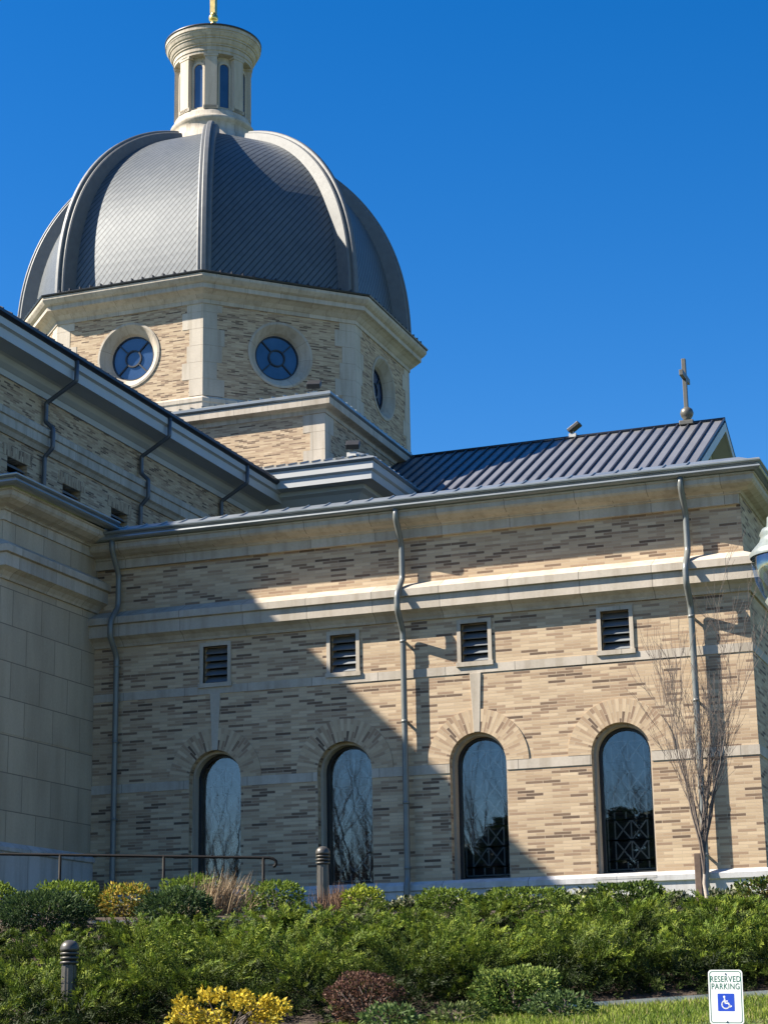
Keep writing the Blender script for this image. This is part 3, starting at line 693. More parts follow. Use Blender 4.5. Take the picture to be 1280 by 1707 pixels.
# ================================================================== TERRAIN
EV, EL = np.array([-.34, .94]), np.array([.94, .34])     # s: away from the car park, l: along the kerb
C2 = np.array([CAM.x, CAM.y])
def sl(x, y): return (x - C2[0]) * EV[0] + (y - C2[1]) * EV[1], (x - C2[0]) * EL[0] + (y - C2[1]) * EL[1]
def xy(s, l): return C2[0] + s * EV[0] + l * EL[0], C2[1] + s * EV[1] + l * EL[1]
def kerbz(l): return 1.64 + .05 * (np.clip(l, -14, 14) - 1.94)
SK = 20.4
def gz(x, y):
    x, y = np.asarray(x, float), np.asarray(y, float); s, l = sl(x, y); zk = kerbz(l)
    lawn = np.where(s > SK - 2.2, zk - .09 * (SK - s), (zk - .198) * np.clip((s - 16.9) / (SK - 2.2 - 16.9), 0, 1))
    t = np.clip((s - SK) / 5.0, 0, 1); bed = zk + (2.86 - zk) * t
    ter = 2.86 + .09 * np.clip((s - SK - 5.0) / 1.5, 0, 1)
    z = np.where(s < SK, lawn, np.where(s < SK + 5.0, bed, ter))
    return z
def sheet(name, xs, ys, mat, dz, label=None, mask=None, kind='structure'):
    X, Y = np.meshgrid(xs, ys); Z = gz(X, Y) + dz
    v = np.stack([X.ravel(), Y.ravel(), Z.ravel()], 1); nx = len(xs); f = []
    for j in range(len(ys) - 1):
        for i in range(nx - 1):
            if mask is None or mask((xs[i] + xs[i + 1]) / 2, (ys[j] + ys[j + 1]) / 2): f.append((j * nx + i, j * nx + i + 1, (j + 1) * nx + i + 1, (j + 1) * nx + i))
    me = bpy.data.meshes.new(name); me.from_pydata(v.tolist(), [], f); me.materials.append(mat); me.update()
    o = bpy.data.objects.new(name, me); COL.objects.link(o); o['kind'] = kind
    if label: o['label'] = label
    return o
xs = np.r_[-900, -400, -150, -80, -50, np.arange(-40, 42, .5), 50, 80, 150, 400, 900]
ys = np.r_[-900, -400, -200, -120, -80, -60, -45, np.arange(-36, 6, .5), 8, 15, 30, 60, 120, 300, 900]
sheet('ground', xs, ys, M['lawn'], 0.0, 'green turf sloping up to the church')
def slsheet(name, s0, s1, l0, l1, mat, dz, step=.35, kind='structure', label=None):
    ss = np.linspace(s0, s1, max(2, int((s1 - s0) / step) + 1)); ll = np.linspace(l0, l1, max(2, int((l1 - l0) / step) + 1))
    S_, L_ = np.meshgrid(ss, ll); X, Y = xy(S_, L_); Z = gz(X, Y) + dz; v = np.stack([X.ravel(), Y.ravel(), Z.ravel()], 1); n = len(ss)
    f = [(j * n + i, (j + 1) * n + i, (j + 1) * n + i + 1, j * n + i + 1) for j in range(len(ll) - 1) for i in range(n - 1)]
    me = bpy.data.meshes.new(name); me.from_pydata(v.tolist(), [], [q[::-1] for q in f]); me.materials.append(mat); me.update()
    o = bpy.data.objects.new(name, me); COL.objects.link(o); o['kind'] = kind
    if label: o['label'] = label
    return o
slsheet('mulch_bed', SK - 1.6, SK + 9.0, -16, -.9, M['mulch'], .043, label='dark bark mulch under the left shrubs')
slsheet('mulch_bed', SK + .02, SK + 9.0, -.9, 10, M['mulch'], .045, label='dark bark mulch under the shrubs')
slsheet('parking_lot', -14, 16.6, -30, 30, M['asphalt'], .02, 2.0, label='asphalt car park below the lawn')
# kerbs (sweeps following the slope)
def kerb(name, s, l0, l1, wd, hh, label, mat='concrete'):
    b = MB(); ll = np.linspace(l0, l1, int((l1 - l0) / .5) + 1); sec = [(-wd, -.12), (-wd, hh), (0, hh), (0, -.12)]; rg = []
    for l in ll:
        r_ = []
        for ds, dz in sec: x_, y_ = xy(s + ds, l); xc, yc = xy(s, l); r_.append((x_, y_, float(gz(xc, yc)) + dz))
        rg.append(r_)
    for i in range(len(ll) - 1):
        for j in range(3): b.poly([rg[i][j], rg[i + 1][j], rg[i + 1][j + 1], rg[i][j + 1]][::-1])
    o = b.build(name, M[mat]); o['kind'] = 'structure'; o['label'] = label; return o
kerb('kerb', SK + .1, 1.2, 9, .12, .05, 'pale concrete edging between lawn and shrub bed')
kerb('path_kerb', 25.30, -10, -1.5, .12, .035, 'pale concrete kerb of the walkway behind the junipers')

# ================================================================== PLANTS
def leaf_mesh(name, P, D, NRM, L, Wd, tint, mat, parent=None, fold=.25, origin=None, stuff=False):
    """one folded rhombus per leaf: base P, direction D, blade normal NRM, length L, width Wd, colour tint"""
    n = len(P); D = D / np.linalg.norm(D, axis=1)[:, None]; S = np.cross(D, NRM); S /= np.linalg.norm(S, axis=1)[:, None] + 1e-9; NN = np.cross(S, D)
    L = np.broadcast_to(L, n)[:, None]; Wd = np.broadcast_to(Wd, n)[:, None]
    mid = P + D * L * .45 - NN * Wd * fold
    V = np.stack([P, mid + S * Wd * .5, P + D * L, mid - S * Wd * .5], 1).reshape(-1, 3)
    root = parent
    while root is not None and root.parent is not None: root = root.parent
    O = np.array(root.location if root is not None else (origin if origin is not None else (0, 0, 0)), float); V = V - O
    me = bpy.data.meshes.new(name); me.vertices.add(4 * n); me.vertices.foreach_set('co', V.ravel().astype(np.float32))
    idx = np.arange(4 * n).reshape(n, 4); tri = np.concatenate([idx[:, [0, 1, 2]], idx[:, [0, 2, 3]]], 1).reshape(-1)
    me.loops.add(6 * n); me.loops.foreach_set('vertex_index', tri.astype(np.int32)); me.polygons.add(2 * n)
    me.polygons.foreach_set('loop_start', np.arange(0, 6 * n, 3, dtype=np.int32)); me.update(calc_edges=True)
    ca = me.color_attributes.new('tint', 'FLOAT_COLOR', 'POINT'); c4 = np.ones((4 * n, 4), np.float32); c4[:, :3] = np.repeat(tint, 4, 0); ca.data.foreach_set('color', c4.ravel())
    me.materials.append(mat); me.validate()
    o = bpy.data.objects.new(name, me); COL.objects.link(o)
    if parent is not None: o.parent = parent
    else: o.location = tuple(O)
    if stuff: o['kind'] = 'stuff'
    return o
def unit(n):
    v = rng.normal(size=(n, 3)); return v / np.linalg.norm(v, axis=1)[:, None]
def pick(cols, n, jit=.18):
    c = np.array(cols)[rng.integers(0, len(cols), n)]; return c * (1 + rng.uniform(-jit, jit, (n, 1)))
def shrub(name, label, cat, x, y, rad, nleaf, lsz, cols, group=None, boxy=2.0, zoff=0.0, jit=.2, clump=0, fill=.35, asp=.55, tips=None, tipf=.3, stems=9):
    z0 = float(gz(x, y)); t = thing(name, label, cat, (x, y, z0), group); c = np.array([x, y, z0 + rad[2] * .92 + zoff]); rad = np.array(rad)
    d = unit(nleaf); d = d / (np.abs(d) ** boxy).sum(1)[:, None] ** (1 / boxy)
    rr_ = 1 - fill * rng.random(nleaf) ** 1.8
    lump = 1 + .10 * np.sin(d[:, 0] * 5 + x * 3) * np.sin(d[:, 1] * 6 + y) + .08 * np.sin(d[:, 2] * 7 + d[:, 0] * 4 + x)
    P = c + d * rad * (rr_ * lump)[:, None]
    if clump:
        cc = c + (lambda q: q / (np.abs(q) ** boxy).sum(1)[:, None] ** (1 / boxy))(unit(clump)) * rad * rng.uniform(.55, 1.08, (clump, 1)); cc[:, 2] = np.maximum(cc[:, 2], c[2] - rad[2] * .5)
        k = rng.integers(0, clump, nleaf); P = cc[k] + unit(nleaf) * rad.mean() * .20 * rng.random((nleaf, 1)) ** .4
    P[:, 2] = np.maximum(P[:, 2], z0 + .03)
    D = (P - c) / rad * .8 + unit(nleaf) * .8 + np.array([0, 0, .35]); NR = unit(nleaf)
    tint = pick(cols, nleaf, jit)
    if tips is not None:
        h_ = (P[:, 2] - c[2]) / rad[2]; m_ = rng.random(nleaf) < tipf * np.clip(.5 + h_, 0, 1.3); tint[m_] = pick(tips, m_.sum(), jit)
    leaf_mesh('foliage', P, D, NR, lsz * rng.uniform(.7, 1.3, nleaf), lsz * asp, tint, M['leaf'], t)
    b = MB()
    for k in range(stems):
        e = c + unit(1)[0] * rad * .75; e[2] = max(e[2], c[2]); b.tube([(x + rng.normal() * .04, y + rng.normal() * .04, z0 - .03), tuple((np.array([x, y, z0]) + e) / 2 + rng.normal(size=3) * .04), tuple(e)], [.012, .009, .004], 5, cap=False)
    b.build('stems', M['twig'], t)
    return t
# --- spreading junipers: one bed that reads as a single mass
def vnoise(x, y, f, seed):
    r_ = np.random.default_rng(seed); o = np.zeros_like(x)
    for k in range(5):
        a = r_.uniform(0, 2 * PI); ph = r_.uniform(0, 6.28); ff = f * r_.uniform(.6, 1.6); o += np.sin((x * np.cos(a) + y * np.sin(a)) * ff + ph)
    return o / 5
def sfront(l): return SK + .05 - 1.35 * np.clip((-2.9 - l) / 1.2, 0, 1)
def spray_leaves(B, A, Ls, nn_, light, dark, lite, ll0, ll1, droop):
    n = len(B); Q = unit(n); up_ = np.cross(A, Q); up_ /= np.linalg.norm(up_, axis=1)[:, None]; sd_ = np.cross(A, up_)
    out = []
    for k in range(nn_):
        t = (k + .5) / nn_; p = B + A * (Ls * t)[:, None]; p[:, 2] -= t ** 2 * droop
        sg = 1 if k % 2 else -1; ang = rng.uniform(.4, .8, n)
        dd = A * np.cos(ang)[:, None] + (sd_ * sg + up_ * rng.uniform(-.7, .7, (n, 1))) * np.sin(ang)[:, None]
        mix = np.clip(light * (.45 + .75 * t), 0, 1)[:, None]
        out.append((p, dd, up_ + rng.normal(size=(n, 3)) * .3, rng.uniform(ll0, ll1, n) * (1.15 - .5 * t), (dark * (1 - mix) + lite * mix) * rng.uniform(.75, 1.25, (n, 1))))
    return [np.concatenate(q) for q in zip(*out)]
def juniper():
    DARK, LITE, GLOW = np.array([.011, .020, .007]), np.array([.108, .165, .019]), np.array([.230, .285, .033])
    tof = lambda s, l: np.clip((s - sfront(l)) / (SK + 4.3 - sfront(l)), 0, 1)
    # dark interior fill, low down
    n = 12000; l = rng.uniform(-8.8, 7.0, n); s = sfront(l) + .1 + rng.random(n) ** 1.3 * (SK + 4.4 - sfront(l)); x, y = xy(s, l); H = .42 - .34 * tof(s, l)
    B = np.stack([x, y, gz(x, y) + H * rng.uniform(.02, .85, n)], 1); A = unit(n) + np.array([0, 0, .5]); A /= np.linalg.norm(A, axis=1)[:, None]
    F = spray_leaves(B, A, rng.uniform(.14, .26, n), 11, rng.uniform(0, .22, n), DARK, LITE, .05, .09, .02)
    # spreading plants: plumes fan out of each crown, rise, then droop at the tip
    cs, cl = [], []
    for row, (ds, step) in enumerate(((.50, .85), (1.35, 1.05), (2.2, 1.05), (3.0, 1.0), (3.6, .9))):
        for l0 in np.arange(-8.8, 7.2, step): ll_ = l0 + (row % 2) * step * .5 + rng.normal() * .14; cl.append(ll_); cs.append(float(sfront(ll_)) + ds * (SK + 4.3 - float(sfront(ll_))) / 4.3 + rng.normal() * .12)
    cs, cl = np.array(cs), np.array(cl); tt = tof(cs, cl); nc = len(cs)
    size = rng.uniform(.78, 1.25, nc) * (1 - .54 * tt); tone = rng.uniform(.50, 1.10, nc); K = 52
    m = nc * K; ci = np.repeat(np.arange(nc), K); cx_, cy2 = xy(cs, cl)
    az = rng.uniform(0, 2 * PI, m); rr0 = rng.uniform(.02, .22, m); x, y = cx_[ci] + np.cos(az) * rr0, cy2[ci] + np.sin(az) * rr0
    u = rng.random(m); el = np.radians(12 + 62 * u ** 1.3) * (1 - .25 * tt[ci])
    z = gz(x, y) + .06 + .16 * u * size[ci]
    A = np.stack([np.cos(az) * np.cos(el), np.sin(az) * np.cos(el), np.sin(el)], 1); PL = rng.uniform(.50, .86, m) * size[ci]
    sd_ = np.cross(A, np.array([0, 0, 1.])); sd_ /= np.linalg.norm(sd_, axis=1)[:, None]; curl = rng.normal(size=(m, 1)) * .22
    hgt = np.clip((np.sin(el) - .22) * 1.75, .02, 1); lit = np.clip(tone[ci] * (.14 + 1.0 * hgt) + rng.normal(size=m) * .16, .02, 1.25)  # low plumes darker, steep ones lighter: shade and sun painted into the tint
    bx, by = x - 6.70, y + 12.46; keep = ~((np.hypot(bx, by) < .22) & (by * .94 - bx * .34 < .35)); idx = np.where(keep)[0]
    BB, AA, LS, LT = [], [], [], []; NS = 15
    for k in range(NS):
        t = .22 + .80 * (k + .3) / NS; sg = 1 if k % 2 else -1
        p = np.stack([x, y, z], 1) + A * (PL * t)[:, None] + sd_ * curl * (PL * t * t)[:, None]; p[:, 2] -= PL * .42 * t ** 2.4 * np.cos(el)
        a = A * .95 + sd_ * (curl * t * 1.5 + sg * rng.uniform(.25, .62, (m, 1))) + np.array([0, 0, .22 - .35 * t]) + rng.normal(size=(m, 3)) * .12; a /= np.linalg.norm(a, axis=1)[:, None]
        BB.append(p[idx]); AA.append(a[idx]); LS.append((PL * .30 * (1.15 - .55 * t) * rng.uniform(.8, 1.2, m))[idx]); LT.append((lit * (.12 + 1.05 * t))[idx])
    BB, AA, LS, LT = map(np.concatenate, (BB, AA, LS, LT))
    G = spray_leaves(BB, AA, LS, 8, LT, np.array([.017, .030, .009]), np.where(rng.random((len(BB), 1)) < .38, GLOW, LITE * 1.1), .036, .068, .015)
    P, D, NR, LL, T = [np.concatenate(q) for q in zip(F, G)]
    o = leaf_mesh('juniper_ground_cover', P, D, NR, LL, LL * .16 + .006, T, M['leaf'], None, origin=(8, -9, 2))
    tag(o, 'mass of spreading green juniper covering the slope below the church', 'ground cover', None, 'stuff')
juniper()
# --- lawn grass seen at the lower right
def grass():
    n = 26000; s = rng.uniform(SK - 3.0, SK - .02, n); l = rng.uniform(-1.2, 5.8, n); x, y = xy(s, l); P = np.stack([x, y, gz(x, y) - .005], 1)
    D = np.stack([rng.normal(size=n) * .45, rng.normal(size=n) * .45, np.ones(n)], 1)
    patch = np.clip(.5 + .6 * vnoise(x, y, 4, 5) + rng.normal(size=n) * .25, 0, 1)[:, None]
    T = np.array([.10, .16, .020]) * (1 - patch) + np.array([.25, .30, .05]) * patch; T = np.where(rng.random((n, 1)) < .1, np.array([.30, .26, .12]), T)
    o = leaf_mesh('lawn_grass', P, D, unit(n), rng.uniform(.05, .10, n), .011, T, M['leaf'], None, origin=(12, -11, 1.5)); tag(o, 'bright mown grass beside the parking sign', 'grass', None, 'stuff')
grass()

# shrubs along the walkway
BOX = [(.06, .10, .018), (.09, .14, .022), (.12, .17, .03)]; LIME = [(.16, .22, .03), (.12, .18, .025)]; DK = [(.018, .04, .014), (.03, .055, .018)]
G1 = 'clipped shrubs along the walkway'
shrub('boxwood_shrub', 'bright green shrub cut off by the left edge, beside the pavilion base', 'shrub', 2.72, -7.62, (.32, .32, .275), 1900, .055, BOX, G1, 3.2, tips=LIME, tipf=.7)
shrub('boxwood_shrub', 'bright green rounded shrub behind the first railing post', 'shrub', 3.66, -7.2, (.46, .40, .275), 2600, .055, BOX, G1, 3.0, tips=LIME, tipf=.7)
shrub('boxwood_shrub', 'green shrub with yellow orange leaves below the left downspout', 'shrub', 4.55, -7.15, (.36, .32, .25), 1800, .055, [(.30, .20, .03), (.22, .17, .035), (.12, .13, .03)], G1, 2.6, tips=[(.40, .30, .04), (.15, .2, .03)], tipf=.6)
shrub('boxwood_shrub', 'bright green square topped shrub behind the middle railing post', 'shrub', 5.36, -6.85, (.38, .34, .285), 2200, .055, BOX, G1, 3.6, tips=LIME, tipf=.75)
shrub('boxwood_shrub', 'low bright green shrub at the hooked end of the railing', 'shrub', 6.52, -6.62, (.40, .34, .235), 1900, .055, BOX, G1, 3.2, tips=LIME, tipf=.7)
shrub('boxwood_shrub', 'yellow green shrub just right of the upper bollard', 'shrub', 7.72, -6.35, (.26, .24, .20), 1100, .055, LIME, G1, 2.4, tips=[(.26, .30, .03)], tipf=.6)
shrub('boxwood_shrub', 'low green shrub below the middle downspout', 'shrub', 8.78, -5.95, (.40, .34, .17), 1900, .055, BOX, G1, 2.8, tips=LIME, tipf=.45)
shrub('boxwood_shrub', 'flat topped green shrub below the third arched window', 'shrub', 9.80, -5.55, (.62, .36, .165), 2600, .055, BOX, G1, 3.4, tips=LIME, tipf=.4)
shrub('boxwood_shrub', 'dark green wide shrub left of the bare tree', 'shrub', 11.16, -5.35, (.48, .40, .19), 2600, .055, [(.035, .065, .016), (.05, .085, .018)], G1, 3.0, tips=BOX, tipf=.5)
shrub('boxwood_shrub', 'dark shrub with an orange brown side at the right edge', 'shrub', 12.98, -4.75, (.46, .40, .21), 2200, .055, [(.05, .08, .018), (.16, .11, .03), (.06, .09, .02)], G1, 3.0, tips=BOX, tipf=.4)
G2 = 'dark conifers by the walkway kerb'
shrub('dwarf_conifer', 'broad dark green mounded conifer above the lower bollard', 'conifer', 4.36, -9.05, (.62, .50, .25), 4200, .075, [(.022, .045, .018), (.035, .065, .024)], G2, 2.0, tips=[(.06, .10, .03)], tipf=.5, asp=.28)
shrub('dwarf_conifer', 'dark green mounded conifer below the middle railing post', 'conifer', 5.95, -8.4, (.48, .42, .24), 3200, .075, [(.022, .045, .018), (.035, .065, .024)], G2, 2.0, tips=[(.06, .10, .03)], tipf=.5, asp=.28)
# foreground shrubs
shrub('gold_shrub', 'yellow leaved open shrub at the bottom edge', 'shrub', 8.80, -13.0, (.68, .40, .185), 2200, .042, [(.50, .36, .03), (.42, .33, .035), (.30, .27, .04)], None, 2.0, clump=36, jit=.25, tips=[(.60, .46, .05)], tipf=.5, asp=.8, stems=24, zoff=.10)
shrub('barberry_shrub', 'reddish brown twiggy shrub right of the yellow one', 'shrub', 9.95, -12.1, (.40, .36, .25), 2600, .035, [(.12, .062, .045), (.165, .09, .065), (.075, .04, .032)], None, 2.1, jit=.3, asp=.7, stems=26, zoff=.06)
shrub('holly_shrub', 'rounded green shrub with small round leaves between the brown shrub and the sign', 'shrub', 11.42, -11.55, (.43, .40, .245), 3400, .042, [(.06, .105, .022), (.09, .15, .03), (.04, .07, .016)], None, 2.8, jit=.25, asp=.75, tips=[(.20, .26, .06)], tipf=.6)
shrub('low_shrub', 'small green leafy plant in front of the brown shrub', 'plant', 10.42, -12.62, (.30, .22, .13), 520, .06, [(.07, .12, .035), (.10, .15, .05)], None, 2.0, stems=6)
shrub('low_shrub', 'small green leafy plant in front of the rounded green shrub', 'plant', 11.98, -12.0, (.36, .22, .13), 700, .05, [(.06, .10, .03), (.085, .13, .045)], None, 2.0, stems=6)
shrub('low_shrub', 'low grey green plant left of the rounded green shrub at the bottom edge', 'plant', 11.05, -12.35, (.28, .2, .11), 520, .05, [(.07, .10, .03), (.11, .14, .05)], None, 2.0, stems=6)
# variegated hedge at the foot of the wall
def hedge(label, l0, l1, yoff, hgt, n, path):
    P = []; (x0, y0), (x1, y1) = path; z0 = float(gz((x0 + x1) / 2, (y0 + y1) / 2)); t = thing('hedge', label, 'hedge', ((x0 + x1) / 2, (y0 + y1) / 2, z0))
    u = rng.random(n); wv = rng.normal(size=n) * .16; hh = rng.random(n) ** .6 * (hgt + .05 * np.sin(u * 37) + .04 * np.sin(u * 91))
    P = np.stack([x0 + (x1 - x0) * u, y0 + (y1 - y0) * u + wv, z0 + hh], 1); D = unit(n) + np.array([0, -.4, .8])
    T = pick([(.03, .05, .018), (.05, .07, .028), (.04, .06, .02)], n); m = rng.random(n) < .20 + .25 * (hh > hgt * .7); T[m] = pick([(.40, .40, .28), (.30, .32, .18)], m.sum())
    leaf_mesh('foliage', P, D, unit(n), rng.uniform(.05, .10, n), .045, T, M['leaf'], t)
    b = MB()
    for k in range(40):
        q = k / 39; xx, yy = x0 + (x1 - x0) * q, y0 + (y1 - y0) * q; b.tube([(xx, yy, z0 - .03), (xx + rng.normal() * .1, yy + rng.normal() * .08, z0 + hgt * .9)], [.01, .005], 5, cap=False)
    b.build('stems', M['twig'], t)
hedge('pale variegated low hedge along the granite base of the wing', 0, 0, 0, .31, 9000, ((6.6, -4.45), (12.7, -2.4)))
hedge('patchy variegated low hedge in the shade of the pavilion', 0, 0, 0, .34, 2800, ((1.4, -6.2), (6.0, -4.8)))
# dry clumps
def dry(name, label, x, y, n, ln, lean, cols):
    z0 = float(gz(x, y)); o3 = np.array([x, y, z0]); P = o3 + np.stack([rng.normal(size=n) * .16, rng.normal(size=n) * .12, rng.random(n) * .05], 1)
    D = np.array([lean, -.05, 1]) + rng.normal(size=(n, 3)) * .28; o = leaf_mesh(name, P, D, unit(n), ln * rng.uniform(.5, 1.15, n), .014, pick(cols, n, .3), M['drystalk'], None, origin=(x, y, z0)); tag(o, label, 'dry grass')
dry('dry_grass_clump', 'tan clump of cut ornamental grass leaning right below the first arched window', 5.98, -7.35, 420, .62, .45, [(.30, .22, .14), (.20, .14, .09), (.36, .28, .18)])
dry('dry_grass_clump', 'brown dead stems between the upper bollard and the yellow green shrub', 7.32, -6.2, 260, .42, .0, [(.22, .14, .09), (.16, .10, .07)])
dry('dry_grass_clump', 'grey dead tuft at the foot of the junipers above the lawn edging', 12.2, -9.35, 60, .22, .0, [(.14, .11, .08), (.10, .08, .06)])
# --- bare young tree in front of the right corner, many upright stems
def branch_tree(t, base, seed, hgt, spread, trunk_h, r0, levels, nmain, mat_tr, mat_br, upright=.8, dens=1.0):
    R = random.Random(seed); bt = MB(); bb = MB(); base = Vector(base)
    tp = [base + Vector((R.gauss(0, .01), R.gauss(0, .01), trunk_h * k / 4)) for k in range(5)]
    bt.tube(tp, [r0 * (1 - .08 * k) for k in range(5)], 10)
    def grow(p, d, ln, r, lev):
        n = 5 if lev < 2 else 4; pts = [p]; q = p.copy(); dd = d.copy()
        for k in range(n):
            dd = (dd + Vector((R.gauss(0, .10), R.gauss(0, .10), R.gauss(.05, .06)))).normalized(); q = q + dd * (ln / n); pts.append(q.copy())
        rs = [max(.0022, r * (1 - .8 * k / n)) for k in range(n + 1)]; bb.tube(pts, rs, 5 if lev < 2 else 3, cap=False)
        if lev >= levels: return
        for c in range(int((5 if lev == 0 else 4) * dens)):
            k = R.randint(1, n); a = R.uniform(0, 2 * PI); side = Vector((math.cos(a), math.sin(a), 0))
            nd = (dd * upright + side * R.uniform(.25, .6) + Vector((0, 0, .25))).normalized(); grow(pts[k], nd, ln * R.uniform(.42, .68), rs[k] * .62, lev + 1)
    for k in range(nmain):
        a = 2 * PI * k / nmain + R.uniform(-.3, .3); hz = R.uniform(.5, 1.0); d = Vector((math.cos(a) * spread, math.sin(a) * spread, 1)).normalized()
        st = tp[4] if k < nmain * .6 else base.lerp(tp[4], R.uniform(.45, .95)); grow(st, d, hgt * hz * .72, r0 * .55, 0)
    bt.build('trunk', mat_tr, t); bb.build('branches', mat_br, t)
tb = (12.25, -5.5, float(gz(12.25, -5.5)))
t = thing('bare_tree', 'slender leafless young tree with pale trunk before the right downspout', 'tree', tb)
branch_tree(t, tb, 11, 2.95, .12, .72, .036, 3, 10, M['bark'], M['twig'], 1.6, 1.0)
t = thing('wooden_stake', 'weathered brown stake standing behind the young tree', 'stake', (11.9, -4.2, float(gz(11.9, -4.2))))
b = MB(); z0 = t.location.z; b.box(11.86, 11.955, -4.25, -4.15, z0 - .1, z0 + .78); b.build('post', M['wood'], t, bevel=.01); b = MB(); b.box(11.78, 12.03, -4.30, -4.10, z0 - .02, z0 + .05); b.build('foot', M['wood'], t, bevel=.01)

# --- trees across the car park: seen only mirrored in the arched windows
GT = 'trees across the car park'
for i, (x, y, hh, sd_) in enumerate(((-24, -58, 15, 1), (-31, -66, 16, 2), (-20, -62, 16, 3), (-16, -56, 15, 4), (-22, -70, 17, 5), (-12, -64, 16, 6), (-8, -60, 14, 7), (-3, -63, 14, 8))):
    t = thing('bare_oak', 'tall leafless tree across the car park, mirrored in the arched windows', 'tree', (x, y, -.02), GT)
    branch_tree(t, (x, y, -.02), 40 + sd_, hh, .45, 3.2, .26, 3, 9, M['trunkdark'], M['trunkdark'], .7, 1.0)
def evergreen(x, y, hh, rad, n=3200):
    t = thing('evergreen_tree', 'dark evergreen across the car park, mirrored in the right hand windows', 'tree', (x, y, -.02), 'evergreens across the car park')
    u = rng.random(n) ** .8; a = rng.uniform(0, 2 * PI, n); r_ = rad * np.sqrt(np.clip(1.04 - u, 0, 1)) * rng.uniform(.3, 1.1, n); P = np.stack([x + r_ * np.cos(a), y + r_ * np.sin(a), .6 + u * hh], 1)
    D = np.stack([np.cos(a), np.sin(a), np.full(n, -.1)], 1) + unit(n) * .5; leaf_mesh('crown', P, D, unit(n), rng.uniform(.5, .9, n), .3, pick([(.02, .035, .015), (.03, .05, .02)], n), M['leaf'], t)
    b = MB(); b.tube([(x, y, -.05), (x, y, hh * .9)], [.25, .04], 8); b.build('trunk', M['trunkdark'], t)
for x, y, hh, rad in ((-1, -58, 9.6, 3.6), (-4, -61, 10.5, 3.8), (-7, -58, 9.2, 3.6), (2, -62, 10, 3.8), (-10, -61, 10.5, 3.8), (-13, -58, 8.8, 3.4), (-17, -57, 6.5, 3.2), (-21, -59, 5.5, 3.0), (-26, -60, 5.0, 3.0), (5.5, -60, 9.5, 3.6)): evergreen(x, y, hh, rad)

# ================================================================== STREET FURNITURE
# bollards
def bollard(x, y, lab, sink=0.0):
    z = float(gz(x, y)) - sink; t = thing('path_bollard', lab, 'bollard', (x, y, z), 'bronze path bollards')
    b = MB(); n = 48; zs_ = [(.00, .105), (.05, .105), (.055, .092), (.74, .082), (.75, .078)]
    o = len(b.v)
    for zz, r in zs_:
        for k in range(n):
            fl = 1 - (.05 if (k % 4 in (1, 2) and .05 < zz < .745) else 0); a = 2 * PI * k / n; b.v.append((x + r * fl * math.cos(a), y + r * fl * math.sin(a), z + zz))
    for i in range(len(zs_) - 1):
        for k in range(n): b.f.append([o + i * n + k, o + i * n + (k + 1) % n, o + (i + 1) * n + (k + 1) % n, o + (i + 1) * n + k])
    b.build('shaft', M['bronze'], t)
    for k in range(3):
        b = MB(); q = .765 + k * .047; b.lathe((x, y, z), [(.070, q - .012), (.100, q - .006), (.102, q + .012), (.096, q + .02), (.070, q + .022)], 32); b.build('louvre_ring', M['bronze'], t)
    b = MB(); b.lathe((x, y, z), [(.07, .74), (.07, .90)], 24); b.build('lens', M['inside'], t)
    b = MB(); b.lathe((x, y, z), [(.07, .885), (.102, .89), (.103, .915)] + [(.102 * math.cos(a), .92 + .09 * math.sin(a)) for a in [PI / 2 * k / 8 for k in range(9)]], 32); b.build('dome_cap', M['bronze'], t)
bollard(6.82, -5.55, 'dark bronze bollard standing in front of the second arched window')
bollard(6.70, -12.46, 'dark bronze bollard half buried in the junipers at lower left', .10)
# railing
RLL, RLR = Vector((.6, -7.15, 4.03)), Vector((6.15, -5.92, 3.80))
t = thing('handrail', 'black metal handrail with a hooked end before the pavilion', 'railing', (3.3, -6.5, float(gz(3.3, -6.5))))
b = MB(); d = (RLR - RLL).normalized(); pts = [RLL + d * (k * .5) for k in range(int((RLR - RLL).length / .5) + 1)] + [RLR]
hk = [RLR + d * .06 + Vector((0, 0, -.012)), RLR + d * .10 + Vector((0, 0, -.045)), RLR + d * .105 + Vector((0, 0, -.085)), RLR + d * .085 + Vector((0, 0, -.115)), RLR + d * .06 + Vector((0, 0, -.12))]
b.tube(pts + hk, .021, 10); b.build('rail', M['rail'], t)
for px in (3.17, 4.66, 6.07, 1.7):
    p = RLL + d * ((px - RLL.x) / d.x); b = MB(); b.tube([(p.x, p.y, float(gz(p.x, p.y)) - .05), (p.x, p.y, p.z)], .022, 10); b.build('post', M['rail'], t)
# globe lamp (mostly outside the frame on the right)
LX, LY, LZ = 15.525, -19.15, 4.255; lz0 = float(gz(LX, LY))
t = thing('globe_lamp', 'clear acorn globe lamp with a pale crown at the right edge', 'street lamp', (LX, LY, lz0))
b = MB(); b.lathe((LX, LY, lz0), [(.19, 0), (.19, .1), (.15, .16), (.12, .5), (.075, .62), (.062, 1.2), (.055, LZ - lz0 - .38), (.08, LZ - lz0 - .36), (.08, LZ - lz0 - .31)], 24); b.build('post', M['bronze'], t)
b = MB(); b.lathe((LX, LY, LZ), [(0.081, -.30), (0.117, -.27), (0.108, -.22), (0.135, -.18), (0.117, -.15)], 32); b.build('collar', M['lamp_fin'], t)
b = MB(); b.lathe((LX, LY, LZ), [(0.090, -.19), (0.140, -.15), (0.184, -.06), (0.200, .03), (0.203, .08), (0.194, .12)], 40); b.build('globe', M['globe'], t)
b = MB(); b.lathe((LX, LY, LZ), [(0.211, .10), (0.214, .125), (0.189, .155), (0.149, .20), (0.135, .235), (0.144, .25), (0.126, .285), (0.095, .30), (0.090, .36), (0.045, .40), (0.027, .44), (0.000, .46)], 40); b.build('crown', M['lamp_fin'], t)
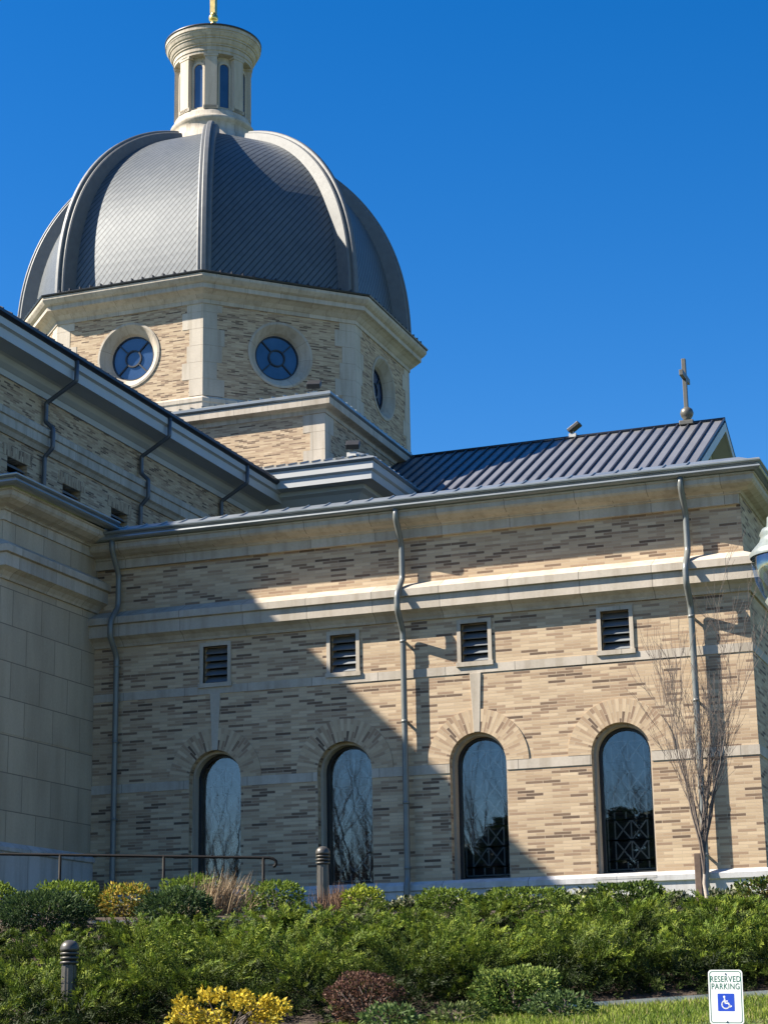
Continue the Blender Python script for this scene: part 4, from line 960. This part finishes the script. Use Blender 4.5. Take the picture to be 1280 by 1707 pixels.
b = MB(); b.lathe((LX, LY, LZ), [(.04, -.18), (.05, -.1), (.045, .05), (.0, .07)], 16); b.build('lamp_socket', M['lamp_white'], t)
# reserved parking sign
SX, SY, SZB, SW, SH = 13.99, -13.82, 1.485, .305, .463; sz0 = float(gz(SX, SY)); yaw = math.radians(-4); tilt = math.radians(-1.2)
st = thing('parking_sign', 'white reserved parking sign with a blue wheelchair symbol', 'sign', (SX, SY, sz0))
ux = Vector((math.cos(yaw), math.sin(yaw), 0)); uz0 = Vector((0, 0, 1)); un = Vector((math.sin(yaw), -math.cos(yaw), 0))
uxr = (ux * math.cos(tilt) + uz0 * math.sin(tilt)); uzr = (uz0 * math.cos(tilt) - ux * math.sin(tilt)); SC = Vector((SX, SY, SZB + SH / 2))
def sp(u, v, o): return SC + uxr * u + uzr * v + un * o
def rrect(w_, h_, r, n=6):
    P = []
    for cx_, cy2, a0 in ((w_ - r, h_ - r, 0), (-w_ + r, h_ - r, PI / 2), (-w_ + r, -h_ + r, PI), (w_ - r, -h_ + r, 1.5 * PI)):
        for k in range(n + 1): a = a0 + PI / 2 * k / n; P.append((cx_ + r * math.cos(a), cy2 + r * math.sin(a)))
    return P
M['sign_white'] = plain_material('sign_white_sheeting', (.74, .76, .74), .35, var=.03); M['sign_green'] = plain_material('sign_green_ink', (.03, .13, .09), .4, var=.05); M['sign_blue'] = plain_material('sign_blue_ink', (.012, .055, .42), .4, var=.03); M['sign_back'] = plain_material('sign_post_steel', (.25, .26, .25), .45, .6)
b = MB(); R0 = rrect(SW / 2, SH / 2, .03); n = len(R0)
b.poly([sp(u, v, .0) for u, v in R0]); b.poly([sp(u, v, -.003) for u, v in R0][::-1])
for i in range(n): j = (i + 1) % n; b.poly([sp(*R0[i], -.003), sp(*R0[j], -.003), sp(*R0[j], 0), sp(*R0[i], 0)])
b.build('face', M['sign_white'], st)
b = MB(); Ra, Rb = rrect(SW / 2 - .011, SH / 2 - .011, .026), rrect(SW / 2 - .018, SH / 2 - .018, .021)
for i in range(n): j = (i + 1) % n; b.poly([sp(*Ra[i], .0008), sp(*Ra[j], .0008), sp(*Rb[j], .0008), sp(*Rb[i], .0008)])
b.build('border', M['sign_green'], st)
bs = .088; b = MB(); b.poly([sp(u, v - .045, .0008) for u, v in rrect(bs * .85, bs * .85, .008)]); b.build('blue_panel', M['sign_blue'], st)
def textpart(txt, size, v, name):
    cu = bpy.data.curves.new(name, 'FONT'); cu.body = txt; cu.size = size; cu.align_x = 'CENTER'; cu.align_y = 'CENTER'; cu.offset = .0012; cu.space_character = 1.08
    o = bpy.data.objects.new(name, cu); COL.objects.link(o); dg = bpy.context.evaluated_depsgraph_get(); me = bpy.data.meshes.new_from_object(o.evaluated_get(dg)); bpy.data.objects.remove(o)
    o = bpy.data.objects.new(name, me); COL.objects.link(o); me.materials.clear(); me.materials.append(M['sign_green']); o.parent = st
    mx = Matrix((( uxr.x, uzr.x, un.x, 0), (uxr.y, uzr.y, un.y, 0), (uxr.z, uzr.z, un.z, 0), (0, 0, 0, 1)))
    for vv in me.vertices: vv.co.x *= .80
    o.matrix_local = Matrix.Translation(sp(0, v, .001) - Vector(st.location)) @ mx
textpart('RESERVED', .072, .150, 'lettering'); textpart('PARKING', .072, .088, 'lettering')
# wheelchair symbol in flat strips
b = MB()
def strip(pts, wd):
    for (a, c), (e, f) in zip(pts, pts[1:]):
        dx, dz = e - a, f - c; L = math.hypot(dx, dz); px, pz = -dz / L * wd, dx / L * wd; x_, z_ = dx / L * wd * .5, dz / L * wd * .5
        b.poly([sp(a - px - x_, c - pz - z_, .0016), sp(e - px + x_, f - pz + z_, .0016), sp(e + px + x_, f + pz + z_, .0016), sp(a + px - x_, c + pz - z_, .0016)][::1])
oc = (.0, -.045)
strip([(oc[0] + (.034 * math.cos(a)) - .004, oc[1] - .018 + .034 * math.sin(a)) for a in [math.radians(120 + k * 14) for k in range(18)]], .0052)
strip([(-.014, -.013), (-.008, -.052), (.020, -.052), (.034, -.082), (.046, -.076)], .0056)
strip([(-.011, -.034), (.014, -.034)], .0042)
b.poly([sp(-.016 + .0095 * math.cos(a), .002 + .0095 * math.sin(a), .0016) for a in [2 * PI * k / 16 for k in range(16)]])
b.build('wheelchair_symbol', M['sign_white'], st)
b = MB(); b.box(SX - .025, SX + .025, SY + .012, SY + .045, sz0 - .1, SZB + SH - .03); b.build('post', M['sign_back'], st)
b = MB()
for v in (.20, -.205): b.lathe(tuple(sp(0, v, .002)), [(.008, -.004), (.008, .004), (0, .005)], 8)
b.build('bolt', M['sign_back'], st)
